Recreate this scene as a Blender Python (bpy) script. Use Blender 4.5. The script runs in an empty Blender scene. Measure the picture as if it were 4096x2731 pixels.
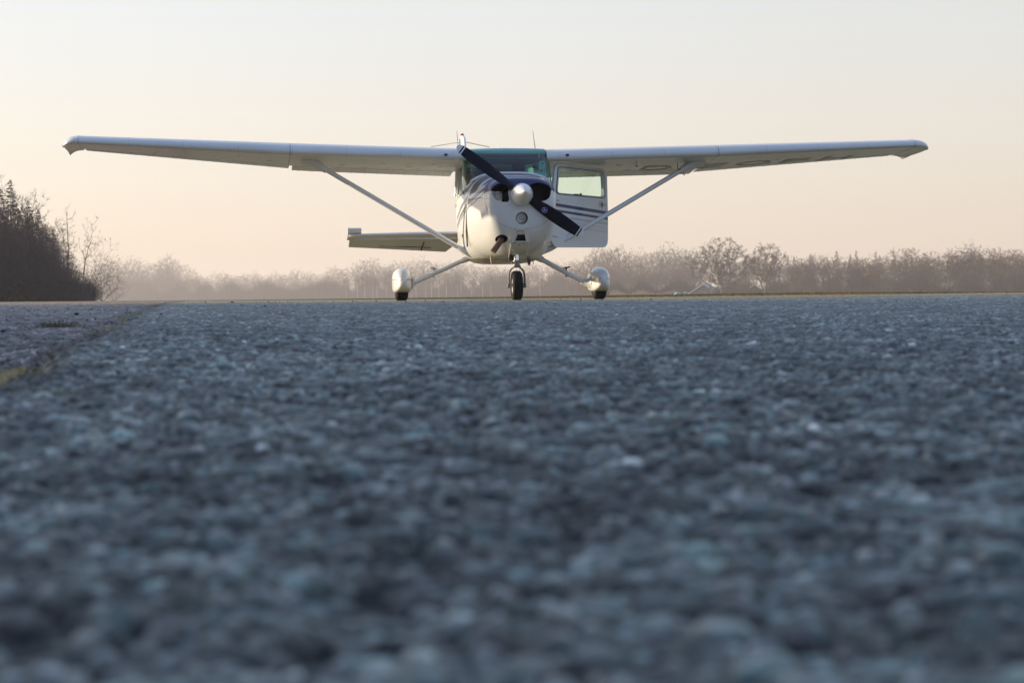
import bpy, bmesh, math, random
import numpy as np
from mathutils import Vector, Matrix, Euler
R = math.radians
S = bpy.context.scene
C = S.collection

# ------------------------------------------------------------ camera
FPX = 8888.0            # focal length in pixels of the 4096 px wide photograph
ZC = 0.04
cam_d = bpy.data.cameras.new('camera'); cam = bpy.data.objects.new('camera', cam_d); C.objects.link(cam)
cam_d.sensor_width = 36.0; cam_d.lens = FPX/4096*36.0
cam_d.clip_start = 0.05; cam_d.clip_end = 8000
PITCH = -math.atan((1365.5-1187)/FPX); ROLL = 0.0075
cam.location = (0, 0, ZC)
CM = (Matrix.Rotation(R(90)+PITCH, 4, 'X') @ Matrix.Rotation(-ROLL, 4, 'Z'))
cam.rotation_euler = CM.to_euler()
cam_d.dof.use_dof = True; cam_d.dof.focus_distance = 27.0; cam_d.dof.aperture_fstop = 7.6
S.camera = cam
S.render.resolution_x = 1024; S.render.resolution_y = 682

# ------------------------------------------------------------ world, sun, exposure
SUN_EL = 9.3; SUN_BACK = 18.0      # elevation; how far behind the exact left the sun stands
sd = Vector((-math.cos(R(SUN_BACK))*math.cos(R(SUN_EL)), math.sin(R(SUN_BACK))*math.cos(R(SUN_EL)), math.sin(R(SUN_EL))))
W = bpy.data.worlds.new('World'); S.world = W; W.use_nodes = True
wn = W.node_tree; wn.nodes.clear()
def wnode(t, **k):
    n = wn.nodes.new(t)
    for a, b in k.items(): setattr(n, a, b)
    return n
sky = wnode('ShaderNodeTexSky', sky_type='NISHITA', sun_disc=False)
sky.sun_elevation = R(SUN_EL); sky.sun_rotation = math.atan2(sd.x, sd.y)
sky.air_density = 1.0; sky.dust_density = 2.0; sky.ozone_density = 2.0
tc = wnode('ShaderNodeTexCoord'); sep = wnode('ShaderNodeSeparateXYZ')
wn.links.new(tc.outputs['Generated'], sep.inputs[0])
def ramp(stops):
    n = wnode('ShaderNodeValToRGB'); cr = n.color_ramp
    while len(cr.elements) < len(stops): cr.elements.new(0.5)
    for e, (p, c) in zip(cr.elements, stops): e.position = p; e.color = (*c, 1)
    return n
# low winter haze: warm towards the sun, cooler and pinker away from it
rl = ramp([(0.0, (.95, .77, .60)), (.05, (.91, .80, .70)), (.13, (.83, .81, .82)), (.35, (.52, .58, .72)), (1, (.30, .40, .68))])
rr = ramp([(0.0, (.84, .67, .54)), (.05, (.78, .68, .60)), (.13, (.71, .69, .67)), (.35, (.42, .49, .64)), (1, (.30, .40, .68))])
for r_ in (rl, rr): wn.links.new(sep.outputs['Z'], r_.inputs[0])
mr = wnode('ShaderNodeMapRange'); mr.inputs['From Min'].default_value = -0.30; mr.inputs['From Max'].default_value = 0.34
wn.links.new(sep.outputs['X'], mr.inputs['Value'])
mx = wnode('ShaderNodeMix', data_type='RGBA')
wn.links.new(mr.outputs[0], mx.inputs['Factor']); wn.links.new(rl.outputs[0], mx.inputs[6]); wn.links.new(rr.outputs[0], mx.inputs[7])
rb = ramp([(0.0, (.36, .41, .48)), (.08, (.38, .45, .56)), (.2, (.36, .44, .62)), (.45, (.30, .40, .64)), (1, (.27, .38, .64))])
wn.links.new(sep.outputs['Z'], rb.inputs[0])
mb_ = wnode('ShaderNodeMapRange', interpolation_type='SMOOTHSTEP'); mb_.inputs['From Min'].default_value = .45; mb_.inputs['From Max'].default_value = -.35
wn.links.new(sep.outputs['Y'], mb_.inputs['Value'])
mx2 = wnode('ShaderNodeMix', data_type='RGBA'); wn.links.new(mb_.outputs[0], mx2.inputs['Factor']); wn.links.new(mx.outputs[2], mx2.inputs[6]); wn.links.new(rb.outputs[0], mx2.inputs[7])
bg1 = wnode('ShaderNodeBackground'); bg1.inputs[1].default_value = 0.675
bg2 = wnode('ShaderNodeBackground'); bg2.inputs[1].default_value = 0.05
wn.links.new(mx2.outputs[2], bg1.inputs[0]); wn.links.new(sky.outputs[0], bg2.inputs[0])
addw = wnode('ShaderNodeAddShader'); wo = wnode('ShaderNodeOutputWorld')
wn.links.new(bg1.outputs[0], addw.inputs[0]); wn.links.new(bg2.outputs[0], addw.inputs[1]); wn.links.new(addw.outputs[0], wo.inputs[0])
sl = bpy.data.lights.new('sun', 'SUN'); sl.energy = 5.0; sl.angle = R(0.6); sl.color = (1.0, .84, .60)
so = bpy.data.objects.new('sun', sl); C.objects.link(so); so.rotation_euler = sd.to_track_quat('Z', 'Y').to_euler()
S.view_settings.view_transform = 'Standard'; S.view_settings.look = 'None'
S.view_settings.exposure = 0.42; S.view_settings.gamma = 1.0
S.cycles.volume_bounces = 1

# ------------------------------------------------------------ aircraft frame and pixel rays
PSI = R(6.95); D0 = 26.0; X0 = 0.145
AM = Matrix.Translation((X0, D0, 0)) @ Matrix.Rotation(PSI, 4, 'Z')
AI = AM.inverted()
def ray(px, py):
    d = CM.to_3x3() @ Vector(((px-2048)/FPX, -(py-1365.5)/FPX, -1))
    return Vector((0, 0, ZC)), d
def PA(px, py, Y):
    """point of the aircraft frame on its plane Y seen at photo pixel px,py"""
    o, d = ray(px, py); o = AI @ o; d = AI.to_3x3() @ d
    t = (Y-o.y)/d.y; return o + d*t
def PD(px, py, A, B):
    """pixel ray against the vertical plane through A and B (aircraft frame, xy): returns along, z"""
    o, d = ray(px, py); o = AI @ o; d = AI.to_3x3() @ d
    u = Vector((B[0]-A[0], B[1]-A[1], 0)); L = u.length; u /= L; n = Vector((-u.y, u.x, 0))
    a = Vector((A[0], A[1], 0)); t = (a-o).dot(n)/d.dot(n); p = o+d*t
    return (p-a).dot(u), p.z
def PW(px, depth):
    """world x for a photo column at a depth"""
    return (px-2048)/FPX*depth

# ------------------------------------------------------------ tagging
def tag(o, label=None, cat=None, group=None, kind=None):
    if label: o['label'] = label
    if cat: o['category'] = cat
    if group: o['group'] = group
    if kind: o['kind'] = kind
    return o
def empty(name, loc=(0, 0, 0), rz=0, parent=None):
    o = bpy.data.objects.new(name, None); C.objects.link(o); o.location = loc; o.rotation_euler = (0, 0, rz)
    if parent: o.parent = parent
    return o
def copy_tree(o, parent=None):
    c = o.copy(); C.objects.link(c); c.parent = parent
    for ch in [x for x in C.objects if x.parent == o]: copy_tree(ch, c)
    return c

# ------------------------------------------------------------ materials
def mat(name, base, rough=.5, metal=0., var=0., scale=4., spec=.5, coat=0., bump=0., bscale=60., col2=None, attr=None):
    m = bpy.data.materials.new(name); m.use_nodes = True; nt = m.node_tree; b = nt.nodes['Principled BSDF']
    b.inputs['Roughness'].default_value = rough; b.inputs['Metallic'].default_value = metal
    b.inputs['Specular IOR Level'].default_value = spec; b.inputs['Coat Weight'].default_value = coat
    b.inputs['Coat Roughness'].default_value = .06
    t = nt.nodes.new('ShaderNodeTexCoord')
    if var > 0 or col2:
        n = nt.nodes.new('ShaderNodeTexNoise'); n.inputs['Scale'].default_value = scale; n.inputs['Detail'].default_value = 5
        nt.links.new(t.outputs['Object'], n.inputs['Vector'])
        r = nt.nodes.new('ShaderNodeValToRGB'); r.color_ramp.elements[0].position = .32; r.color_ramp.elements[1].position = .68
        a = tuple(c*(1-var) for c in base); c2 = col2 or tuple(min(1, c*(1+var)) for c in base)
        r.color_ramp.elements[0].color = (*a, 1); r.color_ramp.elements[1].color = (*c2, 1)
        nt.links.new(n.outputs[0], r.inputs[0]); nt.links.new(r.outputs[0], b.inputs['Base Color'])
    else: b.inputs['Base Color'].default_value = (*base, 1)
    if bump:
        n2 = nt.nodes.new('ShaderNodeTexNoise'); n2.inputs['Scale'].default_value = bscale; n2.inputs['Detail'].default_value = 4
        nt.links.new(t.outputs['Object'], n2.inputs['Vector'])
        bp = nt.nodes.new('ShaderNodeBump'); bp.inputs['Strength'].default_value = bump; bp.inputs['Distance'].default_value = .01
        nt.links.new(n2.outputs[0], bp.inputs['Height']); nt.links.new(bp.outputs[0], b.inputs['Normal'])
    return m
class NT:
    """tiny expression helper over shader math nodes"""
    def __init__(s, nt): s.nt = nt
    def m(s, op, a, b=None, c=None):
        n = s.nt.nodes.new('ShaderNodeMath'); n.operation = op
        for i, v in enumerate((a, b, c)):
            if v is None: continue
            if isinstance(v, (int, float)): n.inputs[i].default_value = v
            else: s.nt.links.new(v, n.inputs[i])
        return n.outputs[0]
    def band(s, v, lo, hi): return s.m('MULTIPLY', s.m('GREATER_THAN', v, lo), s.m('LESS_THAN', v, hi))
    def mix(s, f, a, b):
        n = s.nt.nodes.new('ShaderNodeMix'); n.data_type = 'RGBA'
        s.nt.links.new(f, n.inputs['Factor'])
        for i, v in ((6, a), (7, b)):
            if isinstance(v, tuple): n.inputs[i].default_value = (*v, 1)
            else: s.nt.links.new(v, n.inputs[i])
        return n.outputs[2]
WHITE = (.74, .73, .72); NAVY = (.010, .018, .105); GREY = (.30, .30, .33)
white = mat('white_paint', WHITE, .28, coat=.5, var=.03, scale=3)
def dirty_white(name, dirt_z=None):
    m = mat(name, WHITE, .28, coat=.5, var=.04, scale=5); return m
navy = mat('navy_paint', NAVY, .25, coat=.5)
black = mat('black_paint', (.005, .006, .015), .5, spec=.12)
dark = mat('dark_cavity', (.008, .008, .009), .8)
rubber = mat('tyre_rubber', (.014, .014, .015), .8, var=.25, scale=30, spec=.2)
chrome = mat('chrome', (.8, .8, .8), .12, 1)
metal = mat('grey_metal', (.38, .37, .35), .38, .9, var=.2, scale=20)
rust = mat('exhaust_metal', (.16, .085, .055), .5, .5, var=.35, scale=14)
oil = mat('oily_metal', (.06, .05, .045), .4, .4, var=.6, scale=30)
redm = mat('red_lens', (.55, .01, .01), .15, coat=1)
greenm = mat('green_lens', (.0, .12, .10), .15, coat=1)
greypaint = mat('grey_lettering', (.33, .285, .24), .4)
cyan = mat('pale_plastic', (.55, .75, .75), .4)
uphol = mat('upholstery', (.03, .035, .035), .85, var=.3, scale=8)
trim = mat('cabin_trim', (.05, .055, .05), .8, var=.3, scale=3)
bluem = mat('blue_badge', (.02, .03, .42), .3)
def glass_mat(name, tint, refl=.9):
    m = bpy.data.materials.new(name); m.use_nodes = True; nt = m.node_tree; nt.nodes.clear()
    o = nt.nodes.new('ShaderNodeOutputMaterial'); t = nt.nodes.new('ShaderNodeBsdfTransparent'); g = nt.nodes.new('ShaderNodeBsdfGlossy')
    t.inputs[0].default_value = (*tint, 1); g.inputs['Roughness'].default_value = .02; g.inputs[0].default_value = (refl, refl, refl, 1)
    lw = nt.nodes.new('ShaderNodeLayerWeight'); lw.inputs[0].default_value = .5; x = NT(nt)
    fac = x.m('ADD', .055, x.m('MULTIPLY', .9, x.m('POWER', lw.outputs['Facing'], 4.5)))
    mx = nt.nodes.new('ShaderNodeMixShader')
    nt.links.new(fac, mx.inputs[0]); nt.links.new(t.outputs[0], mx.inputs[1]); nt.links.new(g.outputs[0], mx.inputs[2]); nt.links.new(mx.outputs[0], o.inputs[0])
    return m
ws_glass = glass_mat('windshield_glass', (.30, .62, .56))
side_glass = glass_mat('side_glass', (.62, .85, .70))
door_glass = glass_mat('door_glass', (.76, .95, .86), .8)
lens_glass = glass_mat('lens_glass', (.99, .99, .99))

# ------------------------------------------------------------ mesh helpers
class MB:
    def __init__(s): s.v = []; s.f = []; s.mi = []; s.cur = 0
    def add(s, v, f):
        o = len(s.v); s.v += [tuple(p) for p in v]; s.f += [tuple(i+o for i in q) for q in f]; s.mi += [s.cur]*len(f); return s
    def box(s, c, d, rot=None):
        vs = []
        for x in (-1, 1):
            for y in (-1, 1):
                for z in (-1, 1):
                    p = Vector((x*d[0]/2, y*d[1]/2, z*d[2]/2))
                    if rot: p = rot @ p
                    vs.append(p+Vector(c))
        return s.add(vs, [(0, 1, 3, 2), (4, 6, 7, 5), (0, 4, 5, 1), (2, 3, 7, 6), (0, 2, 6, 4), (1, 5, 7, 3)])
    def tube(s, path, rad, n=12, flat=1.0, fdir=None, caps=True):
        """swept circle or ellipse; flat scales the axis across fdir"""
        path = [Vector(p) for p in path]
        if not hasattr(rad, '__len__'): rad = [rad]*len(path)
        vs = []; up = Vector(fdir) if fdir else Vector((0, 0, 1)); k = len(path)
        for i, p in enumerate(path):
            t = (path[min(i+1, k-1)]-path[max(i-1, 0)]).normalized()
            a = up-t*up.dot(t)
            if a.length < 1e-3: a = Vector((1, .1, 0))-t*t.x
            a.normalize(); b = t.cross(a)
            for j in range(n):
                th = 2*math.pi*j/n; vs.append(p+a*math.cos(th)*rad[i]*flat+b*math.sin(th)*rad[i])
        f = [(i*n+j, i*n+(j+1) % n, (i+1)*n+(j+1) % n, (i+1)*n+j) for i in range(k-1) for j in range(n)]
        if caps: f += [tuple(range(n))[::-1], tuple((k-1)*n+j for j in range(n))]
        return s.add(vs, f)
    def loft(s, rings, closed=True, caps=True):
        n = len(rings[0]); k = len(rings); vs = [p for r in rings for p in r]; f = []
        for i in range(k-1):
            for j in range(n if closed else n-1):
                f.append((i*n+j, i*n+(j+1) % n, (i+1)*n+(j+1) % n, (i+1)*n+j))
        if caps and closed: f += [tuple(range(n))[::-1], tuple((k-1)*n+j for j in range(n))]
        return s.add(vs, f)
    def lathe(s, prof, origin, axis, n=32, caps=True):
        """prof: (along, radius)"""
        ax = Vector(axis).normalized(); a = ax.orthogonal().normalized(); b = ax.cross(a); o = Vector(origin)
        return s.loft([[o+ax*h+(a*math.cos(2*math.pi*j/n)+b*math.sin(2*math.pi*j/n))*max(r, 1e-4) for j in range(n)] for h, r in prof], True, caps)
    def prism(s, poly, off):
        """poly: 3-D points, extruded by off"""
        n = len(poly); off = Vector(off); vs = [Vector(p) for p in poly]+[Vector(p)+off for p in poly]
        return s.add(vs, [tuple(range(n))[::-1], tuple(n+i for i in range(n))]+[(i, (i+1) % n, n+(i+1) % n, n+i) for i in range(n)])
    def build(s, name, mats, parent=None, smooth=True, bevel=0, auto=40):
        me = bpy.data.meshes.new(name); me.from_pydata(s.v, [], s.f)
        mats = mats if isinstance(mats, (list, tuple)) else [mats]
        for m in mats: me.materials.append(m)
        for p, i in zip(me.polygons, s.mi): p.material_index = i
        bm = bmesh.new(); bm.from_mesh(me); bmesh.ops.recalc_face_normals(bm, faces=bm.faces)
        if bevel: bmesh.ops.bevel(bm, geom=[e for e in bm.edges if len(e.link_faces) == 2 and e.calc_face_angle(0) > .6], offset=bevel, segments=2, affect='EDGES', clamp_overlap=True)
        bm.to_mesh(me); bm.free()
        if smooth:
            me.polygons.foreach_set('use_smooth', [True]*len(me.polygons))
            if auto: me.set_sharp_from_angle(angle=R(auto))
        o = bpy.data.objects.new(name, me); C.objects.link(o)
        if parent: o.parent = parent
        return o
def catmull(pts, k):
    pts = [np.array(p, float) for p in pts]; out = []
    P_ = [2*pts[0]-pts[1]]+pts+[2*pts[-1]-pts[-2]]
    for i in range(1, len(P_)-2):
        a, b, c, d = P_[i-1:i+3]
        for j in range(k):
            t = j/k; out.append(.5*((2*b)+(-a+c)*t+(2*a-5*b+4*c-d)*t*t+(-a+3*b-3*c+d)*t**3))
    out.append(pts[-1]); return out
def round_poly(pts, r, k=5):
    """2-D polygon with rounded corners"""
    out = []; n = len(pts)
    for i in range(n):
        p = np.array(pts[i], float); a = np.array(pts[i-1], float)-p; b = np.array(pts[(i+1) % n], float)-p
        la, lb = np.linalg.norm(a), np.linalg.norm(b); rr_ = min(r[i] if hasattr(r, '__len__') else r, la*.48, lb*.48)
        s_, e_ = p+a/la*rr_, p+b/lb*rr_
        for j in range(k+1):
            t = j/k; out.append(tuple((1-t)**2*s_+2*t*(1-t)*p+t*t*e_))
    return out
def boolean_cut(o, cutters):
    for c in cutters:
        md = o.modifiers.new('cut', 'BOOLEAN'); md.object = c; md.operation = 'DIFFERENCE'; md.solver = 'EXACT'
    bpy.context.view_layer.update()
    dg = bpy.context.evaluated_depsgraph_get(); me = bpy.data.meshes.new_from_object(o.evaluated_get(dg), preserve_all_data_layers=True, depsgraph=dg)
    o.modifiers.clear(); o.data = me
    for c in cutters: bpy.data.objects.remove(c, do_unlink=True)
    me.set_sharp_from_angle(angle=R(35))

# ------------------------------------------------------------ ground
SEAM = lambda y: -0.40-0.14*y
def g0(y): 
    y = np.asarray(y, float); return np.where(y < 26, -0.17*(1-np.clip(y, -8, 26)/26)**2, 0.0)
gx = lambda x: .005*np.clip(x-1.5, 0, 9)
rng = np.random.default_rng(7)
def cell(x, y, s, seed):
    """F1 distance, second distance and a random value per cell of a jittered grid"""
    gx, gy = np.floor(x/s).astype(np.int64), np.floor(y/s).astype(np.int64)
    f1 = np.full(x.shape, 9.0); f2 = np.full(x.shape, 9.0); idr = np.zeros(x.shape); idq = np.zeros(x.shape)
    for i in (-1, 0, 1):
        for j in (-1, 0, 1):
            cx, cy = gx+i, gy+j
            h = (cx*73856093) ^ (cy*19349663) ^ (seed*83492791); h = (h*2654435761) & 0xffffffff; h ^= h >> 15; h = (h*2246822519) & 0xffffffff; h ^= h >> 13
            r1 = (h & 1023)/1023.; r2 = ((h >> 10) & 1023)/1023.; r3 = ((h >> 20) & 1023)/1023.; r4 = ((h*31 >> 7) & 1023)/1023.
            d = np.hypot(x/s-(cx+.15+.7*r1), y/s-(cy+.15+.7*r2))
            m = d < f1; f2 = np.where(m, f1, np.minimum(f2, d)); idr = np.where(m, r3, idr); idq = np.where(m, r4, idq); f1 = np.where(m, d, f1)
    return f1, f2, idr, idq
def vnoise(x, y, s, seed):
    gx, gy = np.floor(x/s).astype(np.int64), np.floor(y/s).astype(np.int64); fx, fy = x/s-gx, y/s-gy
    fx = fx*fx*(3-2*fx); fy = fy*fy*(3-2*fy)
    def hh(a, b):
        h = (a*73856093) ^ (b*19349663) ^ (seed*83492791); h = (h*2654435761) & 0xffffffff; h ^= h >> 15; h = (h*2246822519) & 0xffffffff; h ^= h >> 13
        return (h & 4095)/4095.
    return (hh(gx, gy)*(1-fx)+hh(gx+1, gy)*fx)*(1-fy)+(hh(gx, gy+1)*(1-fx)+hh(gx+1, gy+1)*fx)*fy

def runway_mesh():
    ys = [0.25]
    while ys[-1] < 75: ys.append(ys[-1]+max(.0032, .0017*ys[-1]))
    ys = np.array(ys); us = np.linspace(-.46, .46, 1000)
    Yg, U = np.meshgrid(ys, us, indexing='ij'); X = U*(Yg+2.0); Y = Yg
    seam = SEAM(Y)+.035*(vnoise(X, Y, .5, 3)-.5)+.05*(vnoise(X*0, Y, .17, 5)-.5)
    left = X < seam; ds = np.abs(X-seam)
    f1, f2, r, q = cell(X+.006*vnoise(X, Y, .02, 95), Y+.006*vnoise(X, Y, .02, 96), .0190, 1); g1, g2, r2, q2 = cell(X, Y, .036, 2)
    stone = np.clip((f2-f1)*2.8, 0, 1); big = np.clip((g2-g1)*3.2, 0, 1); isbig = (q2 > .80)
    lift = .6+.8*q
    h = np.where(isbig, (.007+.007*r2)*np.sqrt(big), (.0010+.0110*q**1.4)*stone**.7)
    h = h*(.55+.9*vnoise(X, Y, .07, 9))+.003*(vnoise(X, Y, .25, 11)-.5)+.003*(vnoise(X, Y, .06, 13)-.5)+.004*(vnoise(X, Y, 1.3, 12)-.5)
    rough_l = np.where(left, 1.35, 1.0); h = h*rough_l/(1+(Y/15)**2)
    # joint between the two pavings, with a crumbled lower left edge
    h -= np.exp(-(ds/.035)**2)*.040*(.4+vnoise(X*0, Y, .35, 14)); h -= np.where(left, .026*np.clip((26-Y)/12, 0, 1), 0)
    h -= np.where(left, .016*np.clip(1-ds/.5, 0, 1)*vnoise(X, Y, .12, 21), 0)
    # potholes in the left paving
    for cy_ in (6.9, 9.1, 12.5, 3.2):
        h -= np.where(left, .016*np.exp(-((Y-cy_-.35*(vnoise(X, Y*0, .35, 91)-.5)-.12*X)/(.018*cy_/5))**2), 0)
    h -= np.where(left, .012*np.clip(vnoise(X, Y, .4, 31)-.62, 0, 1)*3, 0)
    oc = .34*vnoise(X, Y, .014, 101)+.36*vnoise(X, Y, .028, 102)+.30*vnoise(X, Y, .058, 103); oc = np.clip((oc-.28)/.44, 0, 1)
    h = h+.008*(oc-.5)/(1+(Y/12)**2)
    Z = g0(Y)+gx(X)+h-.004
    val = np.where(isbig, .5*r2+.5*r, r)
    tone = .36+1.25*val**1.7; edge = np.where(isbig, big, stone)  # low edge: dark binder, with gap shade and bluish skylight put into the colour
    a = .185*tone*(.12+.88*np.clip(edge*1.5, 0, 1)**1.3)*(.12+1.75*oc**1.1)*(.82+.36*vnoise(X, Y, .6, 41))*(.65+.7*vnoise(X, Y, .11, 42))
    a *= np.where((q > .988) & (oc > .5), 2.0, 1.0)
    for cy_ in (6.9, 9.1, 12.5, 3.2): a *= np.where(left, 1-.8*np.exp(-((Y-cy_-.35*(vnoise(X, Y*0, .35, 91)-.5)-.12*X)/(.03*cy_/5))**2), 1)
    a *= 1-.93*np.exp(-(ds/(.05+.05*vnoise(X*0, Y, .4, 81)))**2)
    sun_tint = np.clip((Y-24.3-.02*X-.15*vnoise(X, Y, .4, 120))/.2, 0, 1); a = a*(1+.3*sun_tint)+.055*sun_tint  # paler, warmer far paving: the sunlight there is put into the colour
    tint = vnoise(X, Y, .013, 51); t2 = q
    R_ = a*(.87+.28*(t2-.45))*(.84+.16*np.clip(edge*2, 0, 1)); G_ = a*(1.01+.04*(tint-.5)); B_ = a*(.88-.12*(tint-.5))
    R_ = np.where(left, R_*1.02, R_); G_ = np.where(left, G_*.84, G_); B_ = np.where(left, B_*.86, B_); B_ = B_*(1-.58*sun_tint); G_ = G_*(1-.20*sun_tint); R_ = R_*(1+.12*sun_tint)
    # moss along the joint and thin patches of lichen
    mo = np.exp(-(ds/.07)**2)*np.clip((vnoise(X, Y, .22, 61)-.5)*6, 0, 1)*vnoise(X, Y, .02, 62)*(Y < 26)
    mo = np.clip(mo*.8, 0, 1)
    R_ = R_*(1-mo)+.20*mo; G_ = G_*(1-mo)+.16*mo; B_ = B_*(1-mo)+.06*mo
    for (px, yy, w, l, c) in ((1840, 10.2, .16, .10, (.36, .40, .30)), (2430, 8.3, .13, .06, (.30, .34, .22)), (290, 3.9, .07, .05, (.16, .19, .07)), (40, 4.0, .05, .05, (.14, .17, .06))):
        xx = PW(px, yy); k = np.clip(1.4-np.hypot((X-xx)/w, (Y-yy)/l)-.9*vnoise(X, Y, .03, 71), 0, 1)
        R_ = R_*(1-k)+c[0]*k; G_ = G_*(1-k)+c[1]*k; B_ = B_*(1-k)+c[2]*k
    n0, n1 = X.shape; me = bpy.data.meshes.new('runway')
    co = np.stack([X, Y, Z], -1).reshape(-1, 3).astype(np.float32)
    idx = np.arange(n0*n1, dtype=np.int32).reshape(n0, n1)
    quads = np.stack([idx[:-1, :-1], idx[:-1, 1:], idx[1:, 1:], idx[1:, :-1]], -1).reshape(-1, 4)
    nf = len(quads)
    me.vertices.add(len(co)); me.vertices.foreach_set('co', co.ravel())
    me.loops.add(nf*4); me.loops.foreach_set('vertex_index', quads.ravel())
    me.polygons.add(nf); me.polygons.foreach_set('loop_start', np.arange(0, nf*4, 4, dtype=np.int32))
    me.polygons.foreach_set('use_smooth', np.ones(nf, bool))
    me.update(calc_edges=True)
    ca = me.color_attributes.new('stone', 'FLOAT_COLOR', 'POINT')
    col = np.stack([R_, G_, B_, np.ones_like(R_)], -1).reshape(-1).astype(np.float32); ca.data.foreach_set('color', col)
    m = bpy.data.materials.new('runway_asphalt'); m.use_nodes = True; nt = m.node_tree; b = nt.nodes['Principled BSDF']
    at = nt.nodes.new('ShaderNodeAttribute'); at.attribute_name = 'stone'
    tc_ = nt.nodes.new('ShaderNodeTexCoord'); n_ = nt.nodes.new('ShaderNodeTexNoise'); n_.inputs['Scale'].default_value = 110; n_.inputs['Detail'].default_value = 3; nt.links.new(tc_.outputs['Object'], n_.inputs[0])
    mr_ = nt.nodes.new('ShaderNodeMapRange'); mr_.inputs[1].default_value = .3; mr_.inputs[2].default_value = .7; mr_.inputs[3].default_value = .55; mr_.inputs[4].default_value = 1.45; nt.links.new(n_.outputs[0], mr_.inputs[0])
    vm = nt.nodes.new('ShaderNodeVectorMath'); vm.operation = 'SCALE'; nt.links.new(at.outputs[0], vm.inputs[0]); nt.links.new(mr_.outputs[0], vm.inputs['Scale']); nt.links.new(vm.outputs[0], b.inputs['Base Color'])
    bp_ = nt.nodes.new('ShaderNodeBump'); bp_.inputs['Strength'].default_value = .6; bp_.inputs['Distance'].default_value = .004; nt.links.new(n_.outputs[0], bp_.inputs['Height']); nt.links.new(bp_.outputs[0], b.inputs['Normal'])
    b.inputs['Roughness'].default_value = .55; b.inputs['Specular IOR Level'].default_value = .45
    me.materials.append(m)
    o = bpy.data.objects.new('runway', me); C.objects.link(o); tag(o, kind='structure'); return o
runway_mesh()
# wide plain sheets: the rest of the runway, the field to the horizon
def sheet(name, xs, ys, zf, m, kind='structure'):
    b = MB(); n = len(xs); vs = [(x, y, zf(x, y)) for y in ys for x in xs]
    b.add(vs, [(j*n+i, j*n+i+1, (j+1)*n+i+1, (j+1)*n+i) for j in range(len(ys)-1) for i in range(n-1)])
    o = b.build(name, m, auto=0); tag(o, kind=kind); return o
asph2 = mat('asphalt_far', (.075, .085, .095), .7, var=.35, scale=60, bump=.5, bscale=90, col2=(.18, .19, .21))
sheet('runway_apron', list(np.linspace(-25, 45, 36)), list(np.linspace(-12, 75, 60)), lambda x, y: float(g0(y))+float(gx(x))-.095, asph2)
concrete = mat('far_concrete', (.22, .20, .175), .8, var=.2, scale=1.5, col2=(.30, .27, .23))
fieldm = mat('field_grass', (.10, .085, .035), .95, var=.4, scale=.35, col2=(.17, .13, .06))
sheet('ground', [-1190, -600, -300, -100, -45, -26, 0, 46, 80, 300, 600, 1190], [-190, -60, -13, 0, 20, 40, 60, 69, 76, 100, 200, 500, 900, 1290],
      lambda x, y: -.30 if y < 70 else -.07, fieldm)

exec_parts = []
# ------------------------------------------------------------ the aircraft
air = empty('light_aircraft', (X0, D0, 0), PSI)
tag(air, 'white high-wing propeller aircraft with navy stripes and one open door on the runway', 'aircraft')

def sellipse(Y, hw, zt, zb, zm, nt_, nb, n=64, cx=0):
    out = []
    for j in range(n):
        th = 2*math.pi*j/n; c, s = math.cos(th), math.sin(th); e = nt_ if s > 0 else nb
        x = math.copysign(abs(c)**(2/e), c)*hw; z = math.copysign(abs(s)**(2/e), s)*((zt-zm) if s > 0 else (zm-zb))
        out.append((cx+x, Y, zm+z))
    return out
def interp_sections(keys, Ys):
    k = np.array(keys, float); return [[float(np.interp(y, k[:, 0], k[:, c])) for c in range(k.shape[1])] for y in Ys]

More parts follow.
